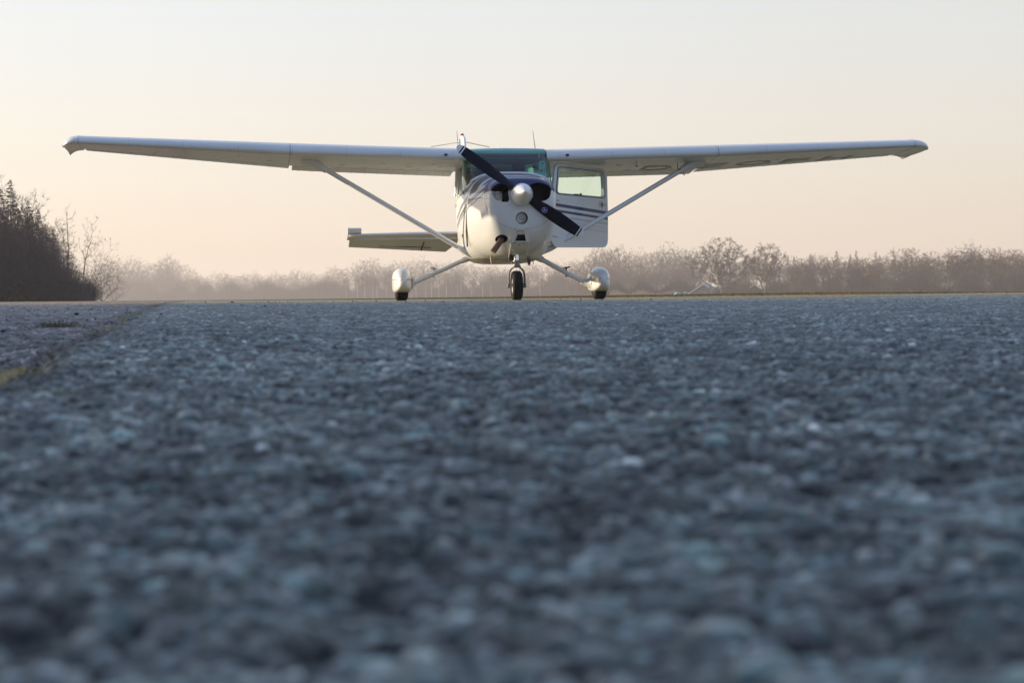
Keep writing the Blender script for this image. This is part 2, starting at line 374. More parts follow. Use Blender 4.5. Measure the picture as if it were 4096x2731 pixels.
# --- livery materials (object coordinates of the aircraft)
def livery(name, mode):
    m = mat(name, WHITE, .32, coat=.35); nt = m.node_tree; b = nt.nodes['Principled BSDF']; x = NT(nt)
    t = nt.nodes.new('ShaderNodeTexCoord'); sp = nt.nodes.new('ShaderNodeSeparateXYZ'); nt.links.new(t.outputs['Object'], sp.inputs[0])
    X, Y, Z = sp.outputs
    no = nt.nodes.new('ShaderNodeTexNoise'); no.inputs['Scale'].default_value = 6; no.inputs['Detail'].default_value = 4; nt.links.new(t.outputs['Object'], no.inputs[0])
    base = x.mix(no.outputs[0], tuple(c*.93 for c in WHITE), WHITE)
    if mode == 'cowl':
        s = x.m('ADD', Z, x.m('MULTIPLY', x.m('SUBTRACT', Y, .35), .17))
        # grey, then two navy stripes, then the dark upper deck
        base = x.mix(x.band(s, 1.250, 1.282), base, (.17, .17, .19))
        base = x.mix(x.band(s, 1.300, 1.350), base, NAVY)
        dk = x.m('GREATER_THAN', s, 1.398)
        base = x.mix(x.m('MULTIPLY', dk, x.m('GREATER_THAN', Y, .80)), base, (.016, .016, .030))
        nose = x.m('MULTIPLY', x.m('LESS_THAN', Y, .40), x.m('GREATER_THAN', Z, 1.285))
        base = x.mix(nose, base, NAVY)
        mid = x.m('MULTIPLY', x.band(Y, .40, .62), x.m('GREATER_THAN', s, 1.40))
        base = x.mix(mid, base, NAVY)
        base = x.mix(x.m('GREATER_THAN', Y, 1.14), base, WHITE)
        # panel joints
        el = x.m('ADD', x.m('POWER', x.m('ABSOLUTE', x.m('MULTIPLY', X, 1/.425)), 2.2), x.m('POWER', x.m('ABSOLUTE', x.m('MULTIPLY', x.m('SUBTRACT', Z, 1.21), 1/.375)), 2.2))
        j = x.m('MULTIPLY', x.band(el, .985, 1.0), x.m('LESS_THAN', Y, .6))
        base = x.mix(j, base, (.12, .12, .12))
        j2 = x.m('MULTIPLY', x.band(x.m('ADD', Z, x.m('MULTIPLY', Y, .02)), 1.196, 1.201), x.m('GREATER_THAN', Y, .16))
        base = x.mix(j2, base, (.15, .14, .14))
        # oil and exhaust grime under the belly
        gr = x.m('MULTIPLY', x.m('LESS_THAN', Z, .535), x.m('GREATER_THAN', no.outputs[0], .40))
        base = x.mix(x.m('MULTIPLY', gr, .55), base, (.16, .12, .08))
    if mode == 'body':
        s = x.m('ADD', Z, x.m('MULTIPLY', x.m('SUBTRACT', Y, .35), .17))
        base = x.mix(x.band(s, 1.248, 1.278), base, (.17, .17, .19))
        base = x.mix(x.band(s, 1.287, 1.338), base, NAVY)
        base = x.mix(x.band(s, 1.378, 1.432), base, NAVY)
        for yy in (1.215, 1.62, 2.62):
            base = x.mix(x.band(Y, yy, yy+.006), base, (.16, .15, .14))
        gr = x.m('MULTIPLY', x.m('LESS_THAN', x.m('ADD', Z, x.m('MULTIPLY', no.outputs[0], .06)), .545), x.m('GREATER_THAN', no.outputs[0], .36))
        base = x.mix(x.m('MULTIPLY', gr, .8), base, (.16, .115, .065))
    if mode == 'door':   # X along the door from the hinge
        (xa, zu0), (xb, zu1) = PD(2226, 813, HA, HB), PD(2429, 846, HA, HB); sl_ = (zu0-zu1)/(xb-xa)
        zs = [PD(*q, HA, HB) for q in ((2226, 813), (2226, 826), (2233, 839), (2233, 849), (2300, 871), (2300, 880), (2310, 890), (2310, 899), (2320, 908), (2320, 916))]; zs = [z_+a_*sl_ for a_, z_ in zs]
        s = x.m('ADD', Z, x.m('MULTIPLY', X, sl_))
        base = x.mix(x.band(s, zs[1], zs[0]), base, NAVY)
        base = x.mix(x.band(s, zs[3], zs[2]), base, NAVY)
        wedge = x.m('MULTIPLY', x.m('LESS_THAN', x.m('ADD', X, x.m('MULTIPLY', Z, .5)), .75), x.band(s, zs[3]-.035, zs[2]))
        base = x.mix(wedge, base, NAVY)
        base = x.mix(x.m('MULTIPLY', x.band(s, zs[5], zs[4]), x.m('GREATER_THAN', X, .36)), base, (.52, .52, .55))
        base = x.mix(x.m('MULTIPLY', x.band(s, zs[9], zs[8]), x.m('GREATER_THAN', X, .40)), base, (.62, .62, .63))
        base = x.mix(x.m('MULTIPLY', x.band(s, zs[7], zs[6]), x.m('GREATER_THAN', X, .42)), base, (.66, .66, .67))
    nt.links.new(base, b.inputs['Base Color']); return m
HA = (.548, 1.60); HB = (HA[0]+.73, HA[1]+.60)
m_cowl = livery('cowl_livery', 'cowl'); m_body = livery('body_livery', 'body'); m_door = livery('door_livery', 'door')

# --- cowling (closed solid, then inlets cut)
HUBZ = PA(2088, 777, 0).z; HX = PA(2088, 777, 0).x
print('HUB', HX, HUBZ)
ck = [ # Y, hw, ztop, zbot, zmid, n_top, n_bot
 (.085, .17, 1.365, 1.00, 1.20, 2.3, 2.2), (.090, .25, 1.400, .90, 1.20, 2.5, 2.2), (.110, .315, 1.420, .83, 1.20, 2.7, 2.25), (.150, .360, 1.437, .755, 1.19, 2.9, 2.3),
 (.22, .392, 1.450, .675, 1.18, 3.0, 2.35), (.32, .410, 1.460, .605, 1.17, 3.0, 2.4), (.45, .425, 1.470, .555, 1.16, 3.0, 2.5), (.65, .445, 1.485, .525, 1.14, 3.0, 2.6),
 (.90, .475, 1.510, .510, 1.12, 3.0, 2.8), (1.21, .515, 1.545, .500, 1.10, 3.0, 3.0)]
Ys = [.085, .0865, .09, .097, .11, .13, .15, .18, .22, .27, .32, .38, .45, .55, .65, .77, .90, 1.05, 1.21]
rings = [sellipse(k[0], k[1]*1.045, *k[2:], n=96) for k in interp_sections(ck, Ys)]
cb = MB(); cb.loft(rings); cowl = cb.build('cowling', [m_cowl, dark], air)
def cutter(poly, y0, y1):
    b = MB(); b.cur = 0; b.prism([(x, y0, z) for x, z in poly], (0, y1-y0, 0)); o = b.build('cutter', [dark], air, smooth=False); return o
def pxpoly(pts, Y, r=0.02, k=5):
    q = [PA(a, b, Y) for a, b in pts]; return round_poly([(p.x, p.z) for p in q], r, k)
inL = pxpoly([(1964, 757), (1985, 738), (2040, 733), (2052, 742), (2030, 767), (2036, 800), (2030, 809), (2003, 808), (1975, 795)], .12, .03)
inR = pxpoly([(2118, 738), (2155, 730), (2187, 737), (2203, 749), (2205, 765), (2199, 790), (2182, 803), (2158, 806), (2130, 790), (2118, 762)], .12, .03)
lamp_c = PA(2085, 873, .14)
lampP = [(lamp_c.x+.072*math.cos(a), lamp_c.z+.072*math.sin(a)) for a in np.linspace(0, 2*math.pi, 33)[:-1]]
ex_c = PA(2003, 957, .33)
exP = [(ex_c.x+.068*math.cos(a), ex_c.z+.050*math.sin(a)) for a in np.linspace(0, 2*math.pi, 25)[:-1]]
carbP = pxpoly([(2064, 938), (2098, 938), (2103, 964), (2058, 964)], .3, .004, 1)
boolean_cut(cowl, [cutter(inL, -.2, .55), cutter(inR, -.2, .55), cutter(lampP, -.2, .26), cutter(exP, -.2, .75), cutter(carbP, -.2, .7)])

for i in range(9):
    t_ = i/8; yy = .40+.72*t_; k = interp_sections(ck, [yy])[0]; zz = 1.218; e_ = 3.0
    xx = -k[1]*1.045*(1-((zz-k[4])/(k[2]-k[4]))**e_)**(1/e_)
    b = MB(); b.lathe([(-.006, .003), (-.004, .007), (.004, .007)], (xx, yy, zz), (1, 0, 0), 8); b.build('fastener', dark, cowl)
# --- things inside the cowling openings
b = MB(); p = PA(1992, 787, .30)
b.box((p.x-.012, .36, p.z), (.13, .02, .13)); cool = mat('oil_cooler', (.01, .01, .01), .3, .6, var=.9, scale=75, col2=(.95, .9, .85))
b.build('oil_cooler', cool, cowl, smooth=False)
b = MB(); p = PA(2022, 785, .3); b.lathe([(0, .02), (.01, .035), (.1, .035), (.11, .02)], (p.x, .30, p.z), (0, 1, 0), 16)
b.build('cylinder_head', oil, cowl)
# landing light
b = MB(); lx, lz = lamp_c.x, lamp_c.z
b.lathe([(0, .064), (.02, .060), (.05, .040), (.06, .01)], (lx, .165, lz), (0, 1, 0), 32, caps=False)
lampo = b.build('landing_light', mat('reflector', (.92, .90, .86), .3, 1), air)
b = MB(); b.lathe([(-.012, .02), (-.004, .048), (0, .064), (.004, .064)], (lx, .16, lz), (0, 1, 0), 32); b.build('lens', lens_glass, lampo)
b = MB(); b.lathe([(0, .008), (.008, .019), (.03, .019), (.04, .008)], (lx, .168, lz), (0, 1, 0), 16); b.build('bulb', chrome, lampo)
b = MB(); b.tube([(lx+.071*math.cos(a), .112-.04*math.sin(a)*0+.02*(1-math.sin(a))*.5*0, lz+.071*math.sin(a)) for a in np.linspace(0, 2*math.pi, 33)], .006, 8, caps=False)
# carburettor inlet plate
b = MB()
o_ = [(2050, 911), (2117, 911), (2117, 969), (2046, 969)]; i_ = [(2066, 919), (2096, 919), (2104, 965), (2057, 965)]
Yp = lambda py: float(np.interp(py, [905, 935, 970, 1000], [.080, .112, .185, .27]))-.012
def ringp(pts, dy=0):
    return [(PA(a, bb, Yp(bb)+dy).x, Yp(bb)+dy, PA(a, bb, Yp(bb)+dy).z) for a, bb in pts]
O1, I1, I2 = ringp(o_), ringp(i_), ringp(i_, .05)
b.loft([ringp(o_, .05), O1, I1, I2], caps=False)
# sloped upper lip inside the inlet
q1 = ringp([(2066, 919), (2096, 919)], 0); q2 = ringp([(2062, 939), (2100, 939)], .07)
b.add([q1[0], q1[1], q2[1], q2[0]], [(0, 1, 2, 3)])
inlet = b.build('air_inlet_plate', white, air, smooth=False)
b = MB()
pf = [PA(a, bb, .30) for a, bb in ((2056, 938), (2105, 938), (2108, 968), (2052, 968))]; b.prism([(p.x, .34, p.z) for p in pf], (0, .02, 0))
for k in range(9):
    xx = pf[3].x+(pf[2].x-pf[3].x)*(k+.5)/9; b.box((xx, .325, (pf[0].z+pf[3].z)/2), (.003, .02, pf[0].z-pf[3].z))
b.build('air_filter', mat('filter', (.02, .02, .02), .8), inlet, smooth=False)
for a, bb in ((2061, 914), (2106, 914), (2061, 972), (2094, 972), (2076, 980)):
    b = MB(); p = PA(a, bb, Yp(bb)-.004); b.lathe([(-.004, .002), (-.002, .006), (.004, .006)], (p.x, p.y, p.z), (0, 1, 0), 10)
    b.build('screw', dark, inlet)
b = MB(); pl = [(2045, 971), (2116, 971), (2106, 1024), (2034, 1024)]
for sgn, (a0, a1) in ((0, (2046, 2035)), (1, (2117, 2106))):
    pts = [PA(a0+(a1-a0)*t, 968+60*t, float(np.interp(968+60*t, [965, 985, 1005, 1028], [.205, .255, .345, .49]))-.006) for t in np.linspace(0, 1, 8)]
    b = MB(); b.tube(pts, .007, 8); b.build('cowl_rib', white, air)
# exhaust
b = MB(); e0 = PA(2012, 955, .5); e1 = PA(1972, 1008, .22)
e0 = PA(2010, 953, .27); e1 = PA(1973, 1006, .21); dr = (e1-e0)
pts = [e0-Vector((0, -.25, -.05)), e0, e0+dr*.5, e1]
b.tube([e0+Vector((0, .3, .03)), e0+Vector((0, .06, .006)), e0+dr*.12, e0+dr*.5, e1], .035, 20, caps=False); b.tube([e1, e1-dr*.15, e0+dr*.5], [.032, .032, .032], 20)
b.build('exhaust_pipe', rust, air)

# --- spinner and propeller
TILT = R(-4.0)
prop = empty('propeller', (HX, 0, HUBZ), 0, air); prop.rotation_euler = (TILT, 0, 0)
prop_parent = air
def prop_pt(x, y, z):   # hub frame to aircraft frame
    return Vector((HX, 0, HUBZ))+Matrix.Rotation(TILT, 3, 'X') @ Vector((x, y, z))
bpy.data.objects.remove(prop)
prof = [(-.305, .0005), (-.302, .006), (-.293, .016), (-.27, .034), (-.23, .060), (-.19, .082), (-.14, .105), (-.09, .121), (-.04, .131), (.0, .136), (.035, .138), (.05, .137), (.052, .128)]; prof = [(h_, r_*.955) for h_, r_ in prof]
b = MB(); b.loft([[prop_pt(r*math.cos(2*math.pi*j/48), h, r*math.sin(2*math.pi*j/48)) for j in range(48)] for h, r in prof])
spin = b.build('spinner', mat('spinner_paint', (.76, .75, .73), .25, coat=.6), air)
for k in range(10):
    b = MB(); a = 2*math.pi*k/10+.2; c0 = prop_pt(.132*math.cos(a), .03, .132*math.sin(a)); b.lathe([(-.004, .005), (.003, .004)], c0, Vector((math.cos(a), 0, math.sin(a))), 8); b.build('screw', metal, spin)
tip1, tip2 = PA(1829, 583, 0), PA(2333, 942, 0)
v1 = Vector((tip1.x-HX, 0, tip1.z-HUBZ)); v2 = Vector((tip2.x-HX, 0, tip2.z-HUBZ)); print('blades', v1.length, v2.length)
def blade(v, name):
    L = v.length; u = v.normalized(); w = Vector((0, 1, 0)).cross(u).normalized()   # u along, w across, in the disc
    if w.z < 0: pass
    b = MB(); rings = []; rs = [.10, .14, .2, .28, .38, .5, .62, .74, .84, .90, .902, .918, .920, .935, .937, .96, .98, .993, 1.0]
    for s in rs:
        r = s*L
        ch = float(np.interp(s, [.1, .2, .35, .5, .7, .85, .93, .97, .99, 1], [.100, .125, .150, .158, .150, .132, .112, .085, .055, .012]))
        th = float(np.interp(s, [.1, .2, .4, .7, 1], [.055, .036, .022, .013, .006])); pit = R(float(np.interp(s, [.1, .3, .6, 1], [52, 38, 24, 15])))
        ring = []
        for j in range(20):
            a = 2*math.pi*j/20; cx_, cy_ = math.cos(a)*ch/2, math.sin(a)*th/2*(1 if math.sin(a) < 0 else .5)
            ex, ey = cx_*math.cos(pit)-cy_*math.sin(pit), cx_*math.sin(pit)+cy_*math.cos(pit)
            q = u*r+w*ex+Vector((0, ey, 0)); ring.append(prop_pt(q.x, q.y+.005, q.z))
        rings.append(ring)
    n = 20
    for i in range(len(rs)-1):
        s = (rs[i]+rs[i+1])/2; b.cur = 1 if (s > .937 or .902 < s < .918) else 0
        if .902 < s < .918: b.cur = 1
        b.add(rings[i]+rings[i+1], [(j, (j+1) % n, n+(j+1) % n, n+j) for j in range(n)])
    b.cur = 1; b.add(rings[-1], [tuple(range(n))]); b.cur = 0
    me = b
    o = b.build(name, [black, white], air)
    bm = bmesh.new(); bm.from_mesh(o.data); bmesh.ops.remove_doubles(bm, verts=bm.verts, dist=1e-5); bmesh.ops.recalc_face_normals(bm, faces=bm.faces); bm.to_mesh(o.data); bm.free()
    return o, u, w, L
bl1 = blade(v1, 'propeller_blade'); bl2 = blade(v2, 'propeller_blade')
# round blue badge with a three-pointed star on the lower blade
o, u, w, L = bl2
ctr = u*(L*.37)+Vector((0, -.028, 0)); nrm_p = R(34)
aw = w*math.cos(nrm_p)+Vector((0, math.sin(nrm_p), 0)); nn = u.cross(aw).normalized()
if nn.y > 0: nn = -nn
ctr = u*(L*.37)+nn*.0165+Vector((0, .005, 0))
def bp(a, r, h=0): q = ctr+(u*math.cos(a)+aw*math.sin(a))*r+nn*h; return prop_pt(q.x, q.y, q.z)
b = MB(); b.loft([[bp(2*math.pi*j/32, .034, h) for j in range(32)] for h in (-.006, .002)]); b.build('badge', bluem, o)
b = MB(); wlet = mat('badge_white', (.6, .62, .75), .4)
b.loft([[bp(2*math.pi*j/32, r, h) for j in range(32)] for r, h in ((.034, .002), (.034, .0035), (.0305, .0035), (.0305, .002))], caps=False)
a0 = math.atan2((Vector((0, 0, 1))).dot(aw), Vector((0, 0, 1)).dot(u))
for k in range(3):
    a = a0+2*math.pi*k/3; e = [bp(a, .030, .0035), bp(a+math.pi/3, .006, .0035), bp(0, 0, .0035), bp(a-math.pi/3, .006, .0035)]
    b.add(e, [(0, 1, 2, 3)])
b.build('star', wlet, o, smooth=False)

# --- cabin tub and tail cone
SILL = 1.36
fk = [ # Y, hw, ztop, zbot, zmid, nt, nb
 (1.208, .535, 1.547, .498, 1.10, 3.0, 3.0), (1.5, .548, 1.56, .47, 1.10, 3.2, 3.6), (1.9, .552, 1.60, .455, 1.08, 3.4, 4.2), (2.5, .535, 1.6, .455, 1.08, 3.4, 4.0),
 (3.2, .47, 1.66, .50, 1.10, 3.0, 3.0), (4.0, .40, 1.62, .60, 1.12, 2.6, 2.6), (5.0, .27, 1.48, .74, 1.12, 2.3, 2.3), (6.0, .17, 1.38, .86, 1.12, 2.2, 2.2), (7.2, .06, 1.30, 1.0, 1.14, 2, 2), (7.55, .03, 1.25, 1.06, 1.15, 2, 2)]
# lower body: rings flattened at the sill between the windshield and the rear window
rings = []
for k in interp_sections(fk, [1.208, 1.3, 1.45, 1.6, 1.75, 1.9, 2.2, 2.5, 2.85, 3.2, 3.6, 4.0, 4.5, 5.0, 5.5, 6.0, 6.6, 7.2, 7.55]):
    Y = k[0]; rg = sellipse(Y, *k[1:], n=96)
    cap = float(np.interp(Y, [1.208, 1.3, 1.6, 3.0, 3.35], [1.60, 1.50, SILL, SILL, 1.75]))
    rings.append([(x, y, min(z, cap)) for x, y, z in rg])
b = MB(); b.loft(rings); b.cur = 0
fus = b.build('fuselage', [m_body], air)
# roof slab between the wings, sloping down behind
ZR = PA(2040, 597, 1.85).z; print('roof z', ZR)
b = MB(); rr2 = []
for Y, hw, zt, zb in ((1.64, .50, ZR-.045, ZR-.07), (1.70, .505, ZR-.010, ZR-.09), (1.80, .51, ZR+.005, ZR-.10), (2.3, .52, ZR+.015, ZR-.12), (3.0, .52, ZR-.02, ZR-.14), (3.15, .50, ZR-.06, ZR-.16)):
    rr2.append([(x, Y, z) for x, z in ((-hw, zb), (-hw, zt-.02), (-hw+.02, zt), (0, zt+.006), (hw-.02, zt), (hw, zt-.02), (hw, zb))])
b.loft(rr2); b.build('roof', white, air, auto=60)
# windshield: one wrap-round sheet from the cowl deck up to the roof
def ws_curve(t, lev):
    """t 0..1 from the right door post round the front to the left one; lev 0 base .. 1 top"""
    th = math.pi*(1-t); c, s = math.cos(th), math.sin(th); e = 3.6
    x = math.copysign(abs(c)**(2/e), c); yy = abs(s)**(2/e)
    hw = .545*(1-lev)+.528*lev; yf = 1.16*(1-lev)+1.615*lev; yb = 1.62*(1-lev)+1.80*lev
    Y = yb+(yf-yb)*yy
    zbase = 1.36+.190*(1-abs(x)**3.2)**.62
    zb_ = zbase*yy+SILL*(1-yy) if yy < .75 else zbase
    zt = ZR-.006-(.05)*(1-yy)
    bul = .035*math.sin(math.pi*lev)*yy
    return (x*(hw+.012*math.sin(math.pi*lev)), Y-bul, zb_*(1-lev)+zt*lev)
rg = [[ws_curve(t, l) for t in np.linspace(0, 1, 121)] for l in np.linspace(0, 1, 13)]
b = MB(); b.loft(rg, closed=False, caps=False); wsh = b.build('windshield', ws_glass, air, auto=0)
b = MB(); b.tube([Vector(p)+Vector((0, -.012, -.004)) for p in rg[0]], .017, 8); b.build('windshield_rim', white, wsh)
# door posts, window frames
for sx in (-1, 1):
    b = MB(); b.tube([(sx*.528, 1.66, SILL-.03), (sx*.512, 1.76, 1.62), (sx*.495, 1.84, ZR-.07)], .019, 10, flat=1.3); b.build('door_post', metal if sx < 0 else white, air)
    b = MB(); b.tube([(sx*.535, 2.62, SILL-.03), (sx*.505, 2.66, ZR-.12)], .028, 10); b.build('door_post', white, air)
    b = MB(); b.tube([(sx*.455, 3.15, SILL-.03), (sx*.43, 3.10, ZR-.12)], .03, 10); b.build('rear_post', white, air)
    b = MB(); b.add([(sx*.532, 2.66, SILL), (sx*.46, 3.12, SILL), (sx*.44, 3.08, ZR-.13), (sx*.503, 2.68, ZR-.13)], [(0, 1, 2, 3)]); b.build('side_window', side_glass, air, smooth=False)
b = MB(); b.loft([[( .50*x, 3.15, SILL+.2), (.48*x, 3.12, ZR-.13)] for x in (-1, 1)], closed=False, caps=False); b.build('rear_window', side_glass, air, smooth=False)
# closed right-hand door: window, frame, handle
b = MB(); fr = round_poly([(1.72, SILL-.02), (2.56, SILL-.06), (2.60, ZR-.15), (1.86, ZR-.12)], .05)
def side(y, z, off=0): return (-(float(np.interp(y, [1.2, 1.9, 2.5, 3.2], [.535, .545, .522, .46]))+off-.045*max(0, (z-SILL)/.45)), y, z)
b.add([side(y, z) for y, z in fr], [tuple(range(len(fr)))]); dwr = b.build('door_window', side_glass, air, smooth=False)
b = MB(); b.tube([side(y, z, .004) for y, z in fr+[fr[0]]], .013, 6, caps=False); b.build('frame', white, dwr)
b = MB(); b.box((-.562, 2.35, 1.20), (.02, .10, .03)); b.box((-.566, 2.37, 1.20), (.015, .05, .055)); b.build('door_handle', chrome, air, bevel=.004)
b = MB(); b.box((-.552, 1.66, 1.33), (.02, .05, .05)); b.build('door_hinge', white, air, bevel=.008); b = MB(); b.box((-.552, 1.66, .80), (.02, .05, .05)); b.build('door_hinge', white, air, bevel=.008)
# rolled seam strip down the firewall edge of the right side
b = MB(); b.tube([(-.530, 1.24, 1.16), (-.538, 1.26, 1.05), (-.540, 1.30, .85), (-.520, 1.38, .66)], .011, 8); b.build('cowl_edge_strip', mat('edge_grey', (.20, .18, .17), .5), air)
b = MB(); b.tube([(-.52, 1.12, 1.24), (-.532, 1.17, 1.10)], .006, 6); b.build('cable', black, air)

# --- cabin inside
cab = MB(); cab.box((0, 1.55, 1.30), (.96, .5, .10)); cab.box((0, 1.38, 1.38), (.86, .26, .10)); cab.build('instrument_panel', trim, air, bevel=.02)
b = MB(); b.box((0, 2.2, .62), (.80, 1.9, .04)); b.build('cabin_floor', trim, air)
b = MB(); b.box((0, 3.22, 1.35), (.92, .04, .95)); b.build('rear_bulkhead', trim, air, bevel=.02)
b = MB(); b.box((0, 2.35, ZR-.125), (.94, 1.4, .02)); b.build('headliner', trim, air)
for sx, sc in ((-.24, 1), (.24, 1)):
    t_ = MB(); t_.box((sx, 2.25, .92), (.44, .5, .14)); st = t_.build('seat', uphol, air, bevel=.04)
    t_ = MB(); t_.box((sx, 2.50, 1.25), (.42, .12, .56), Matrix.Rotation(R(-8), 3, 'X')); t_.build('backrest', uphol, st, bevel=.045)
    hr = MB(); hr.tube([(sx+x, 2.54, 1.52+.11*math.sqrt(max(0, 1-(x/.15)**2))*.9) for x in np.linspace(-.145, .145, 9)], .05, 10); hr.build('headrest', uphol, st)
b = MB(); p = PA(2073, 672, 1.9)
b.lathe([(-.005, .02), (.0, .06), (.03, .078), (.08, .08), (.12, .05), (.13, .02)], (p.x, 1.85, p.z), (0, 1, .1), 24); hs = b.build('headset', black, air)
b = MB(); b.box((p.x+.01, 1.84, p.z-.085), (.17, .03, .05)); b.build('pad', mat('pad', (.35, .28, .35), .8), hs, bevel=.01)
# small camera with round dark eye stuck inside the windshield, mirror strip, paper
b = MB(); p = PA(2167, 661, 1.62)
bb_ = round_poly([(p.x-.036, p.z-.055), (p.x+.036, p.z-.055), (p.x+.040, p.z+.052), (p.x-.040, p.z+.052)], .034)
b.prism([(x, 1.60, z) for x, z in bb_], (0, .04, 0)); cm = b.build('dash_camera', cyan, air, bevel=.004)
b = MB(); b.lathe([(-.006, .008), (-.004, .012), (.004, .012)], (p.x+.008, 1.60, p.z+.018), (0, 1, 0), 16); b.build('camera_eye', dark, cm)
b = MB(); b.tube([(p.x, 1.63, p.z-.05), (p.x-.012, 1.60, p.z-.11), (p.x-.01, 1.56, p.z-.15)], .008, 8); b.build('camera_mount', black, cm); b = MB(); b.tube([(p.x-.03, 1.66, p.z+.09), (p.x-.02, 1.67, p.z+.16)], .012, 8); b.build('camera_clip', cyan, cm)
b = MB(); q = [PA(2130, 686, 1.36), PA(2195, 712, 1.30), PA(2192, 698, 1.5), PA(2136, 683, 1.5)]
b.prism(q, (0, 0, .006)); b.build('paper', cyan, air, smooth=False)
b = MB(); p = PA(2137, 668, 1.6); b.lathe([(0, .01), (.005, .024), (.02, .024), (.03, .01)], (p.x, 1.6, p.z), (0, 1, 0), 16); b.tube([(p.x, 1.62, p.z-.02), (p.x+.01, 1.62, p.z-.12)], .006, 6); b.build('compass', black, air)

# --- open left-hand door
HA = (.548, 1.60); HB = (HA[0]+.73, HA[1]+.60)
dang = math.atan2(HB[1]-HA[1], HB[0]-HA[0])
dpx = lambda pts: [PD(a, bb, HA, HB) for a, bb in pts]
outer = dpx([(2203, 850), (2211, 760), (2224, 659), (2403, 674), (2427, 684), (2431, 990), (2212, 990), (2200, 960)])
outer = dpx([(2222, 656), (2412, 675), (2428, 690), (2432, 860), (2432, 990), (2222, 990), (2200, 955), (2202, 850)])
outP = round_poly(outer, [.07, .04, .04, .02, .10, .02, .02, .02], 6)
winP = round_poly(dpx([(2237, 672), (2409, 692), (2415, 788), (2229, 771)]), [.035, .05, .055, .05], 9)
def resample(poly, n, c):
    out = []
    for i in range(n):
        a = 2*math.pi*i/n; d = np.array((math.cos(a), math.sin(a))); best = None
        for j in range(len(poly)):
            p0 = np.array(poly[j])-c; p1 = np.array(poly[(j+1) % len(poly)])-c; e = p1-p0; den = d[0]*e[1]-d[1]*e[0]
            if abs(den) < 1e-9: continue
            t = (p0[0]*e[1]-p0[1]*e[0])/den; s_ = (p0[0]*d[1]-p0[1]*d[0])/den
            if t > 0 and -1e-6 <= s_ <= 1+1e-6: best = max(best or 0, t)
        out.append(tuple(c+d*best))
    return out
cw = np.mean(np.array(winP), 0); N = 120
# corner-true rings: union of angles of both outlines
ro, ri = resample(outP, N, cw), resample(winP, N, cw)
door = empty('door', (HA[0], HA[1], 0), dang, air); tag(door, 'open cabin door')
bpy.data.objects.remove(door)
def dring(poly, y): return [(a, y, z) for a, z in poly]
b = MB(); b.loft([dring(ro, .0), dring(ri, .0), dring(ri, .035), dring(ro, .035), dring(ro, 0)], caps=False)
door = b.build('door', m_door, air, auto=30); door.location = (HA[0], HA[1], 0); door.rotation_euler = (0, 0, dang)
b = MB(); b.add(dring(winP, .016), [tuple(range(len(winP)))]); b.build('window_pane', door_glass, door, smooth=False)
def offset(poly, c, k): return [(c[0]+(a-c[0])*k, c[1]+(z-c[1])*(1+(k-1)*1.6)) for a, z in poly]
b = MB(); w1 = offset(winP, cw, 1.0); w2 = offset(winP, cw, 1.045)
b.loft([dring(w1, -.001), dring(w1, -.007), dring(w2, -.007), dring(w2, -.001)], caps=False); b.build('window_frame', mat('frame_grey', (.55, .55, .58), .35), door)
b = MB(); w3 = offset(winP, cw, 1.062); b.tube([(a, -.003, z) for a, z in w3+[w3[0]]], .0035, 6, caps=False); b.build('gasket', black, door)
def dp(px, py): a, z = PD(px, py, HA, HB); return a, z
b = MB(); a, z = dp(2408, 819); b.box((a, -.014, z), (.045, .028, .052)); dh = b.build('door_handle', metal, door, bevel=.008)
for qx, qy in ((2399, 807), (2407, 806), (2395, 817), (2399, 827), (2407, 828), (2419, 820), (2424, 820)):
    b = MB(); a, z = dp(qx, qy); b.lathe([(-.004, .003), (-.002, .006), (.002, .006)], (a, 0, z), (0, 1, 0), 8); b.build('screw', black, door)
b = MB(); a, z = dp(2407, 835); b.lathe([(-.008, .006), (-.004, .011), (.002, .011)], (a, 0, z), (0, 1, 0), 16); b.build('door_lock', chrome, door)
b = MB(); a, z = dp(2303, 778); b.box((a, -.012, z), (.09, .012, .014)); a, z = dp(2320, 779); b.box((a, -.012, z), (.028, .02, .034)); b.build('window_latch', mat('latch', (.10, .14, .13), .5), door, bevel=.003)
for qy in (802, 946):
    b = MB()
    a, z = dp(2222 if qy < 900 else 2215, qy); b.tube([(a-.06, -.006, z+.01), (a, -.010, z+.008), (a+.09, -.003, z-.006)], [.016, .012, .003], 8, flat=.5); b.build('door_hinge', white, door)

# --- wings
def foil(n=40, t=.12, m_=.02, p_=.4):
    xs = [(1-math.cos(math.pi*i/n))/2 for i in range(n+1)]
    yt = lambda x: 5*t*(.2969*math.sqrt(x)-.126*x-.3516*x*x+.2843*x**3-.1036*x**4)
    yt0 = yt; blunt = .45 if m_ > .001 else 0
    yt = lambda x: yt0(x)*(1+blunt*max(0, 1-x/.10)**1.5)
    dr_f = .020 if m_ > .001 else 0
    yc = lambda x: (m_/p_**2*(2*p_*x-x*x)-dr_f*max(0, 1-x/.22)**2) if x < p_ else m_/(1-p_)**2*((1-2*p_)+2*p_*x-x*x)
    up = [(x, yc(x)+yt(x)) for x in reversed(xs)]; lo = [(x, yc(x)-yt(x)) for x in xs[1:-1]]
    return up+lo, len(up)
F, NU = foil()
YLE = 1.56
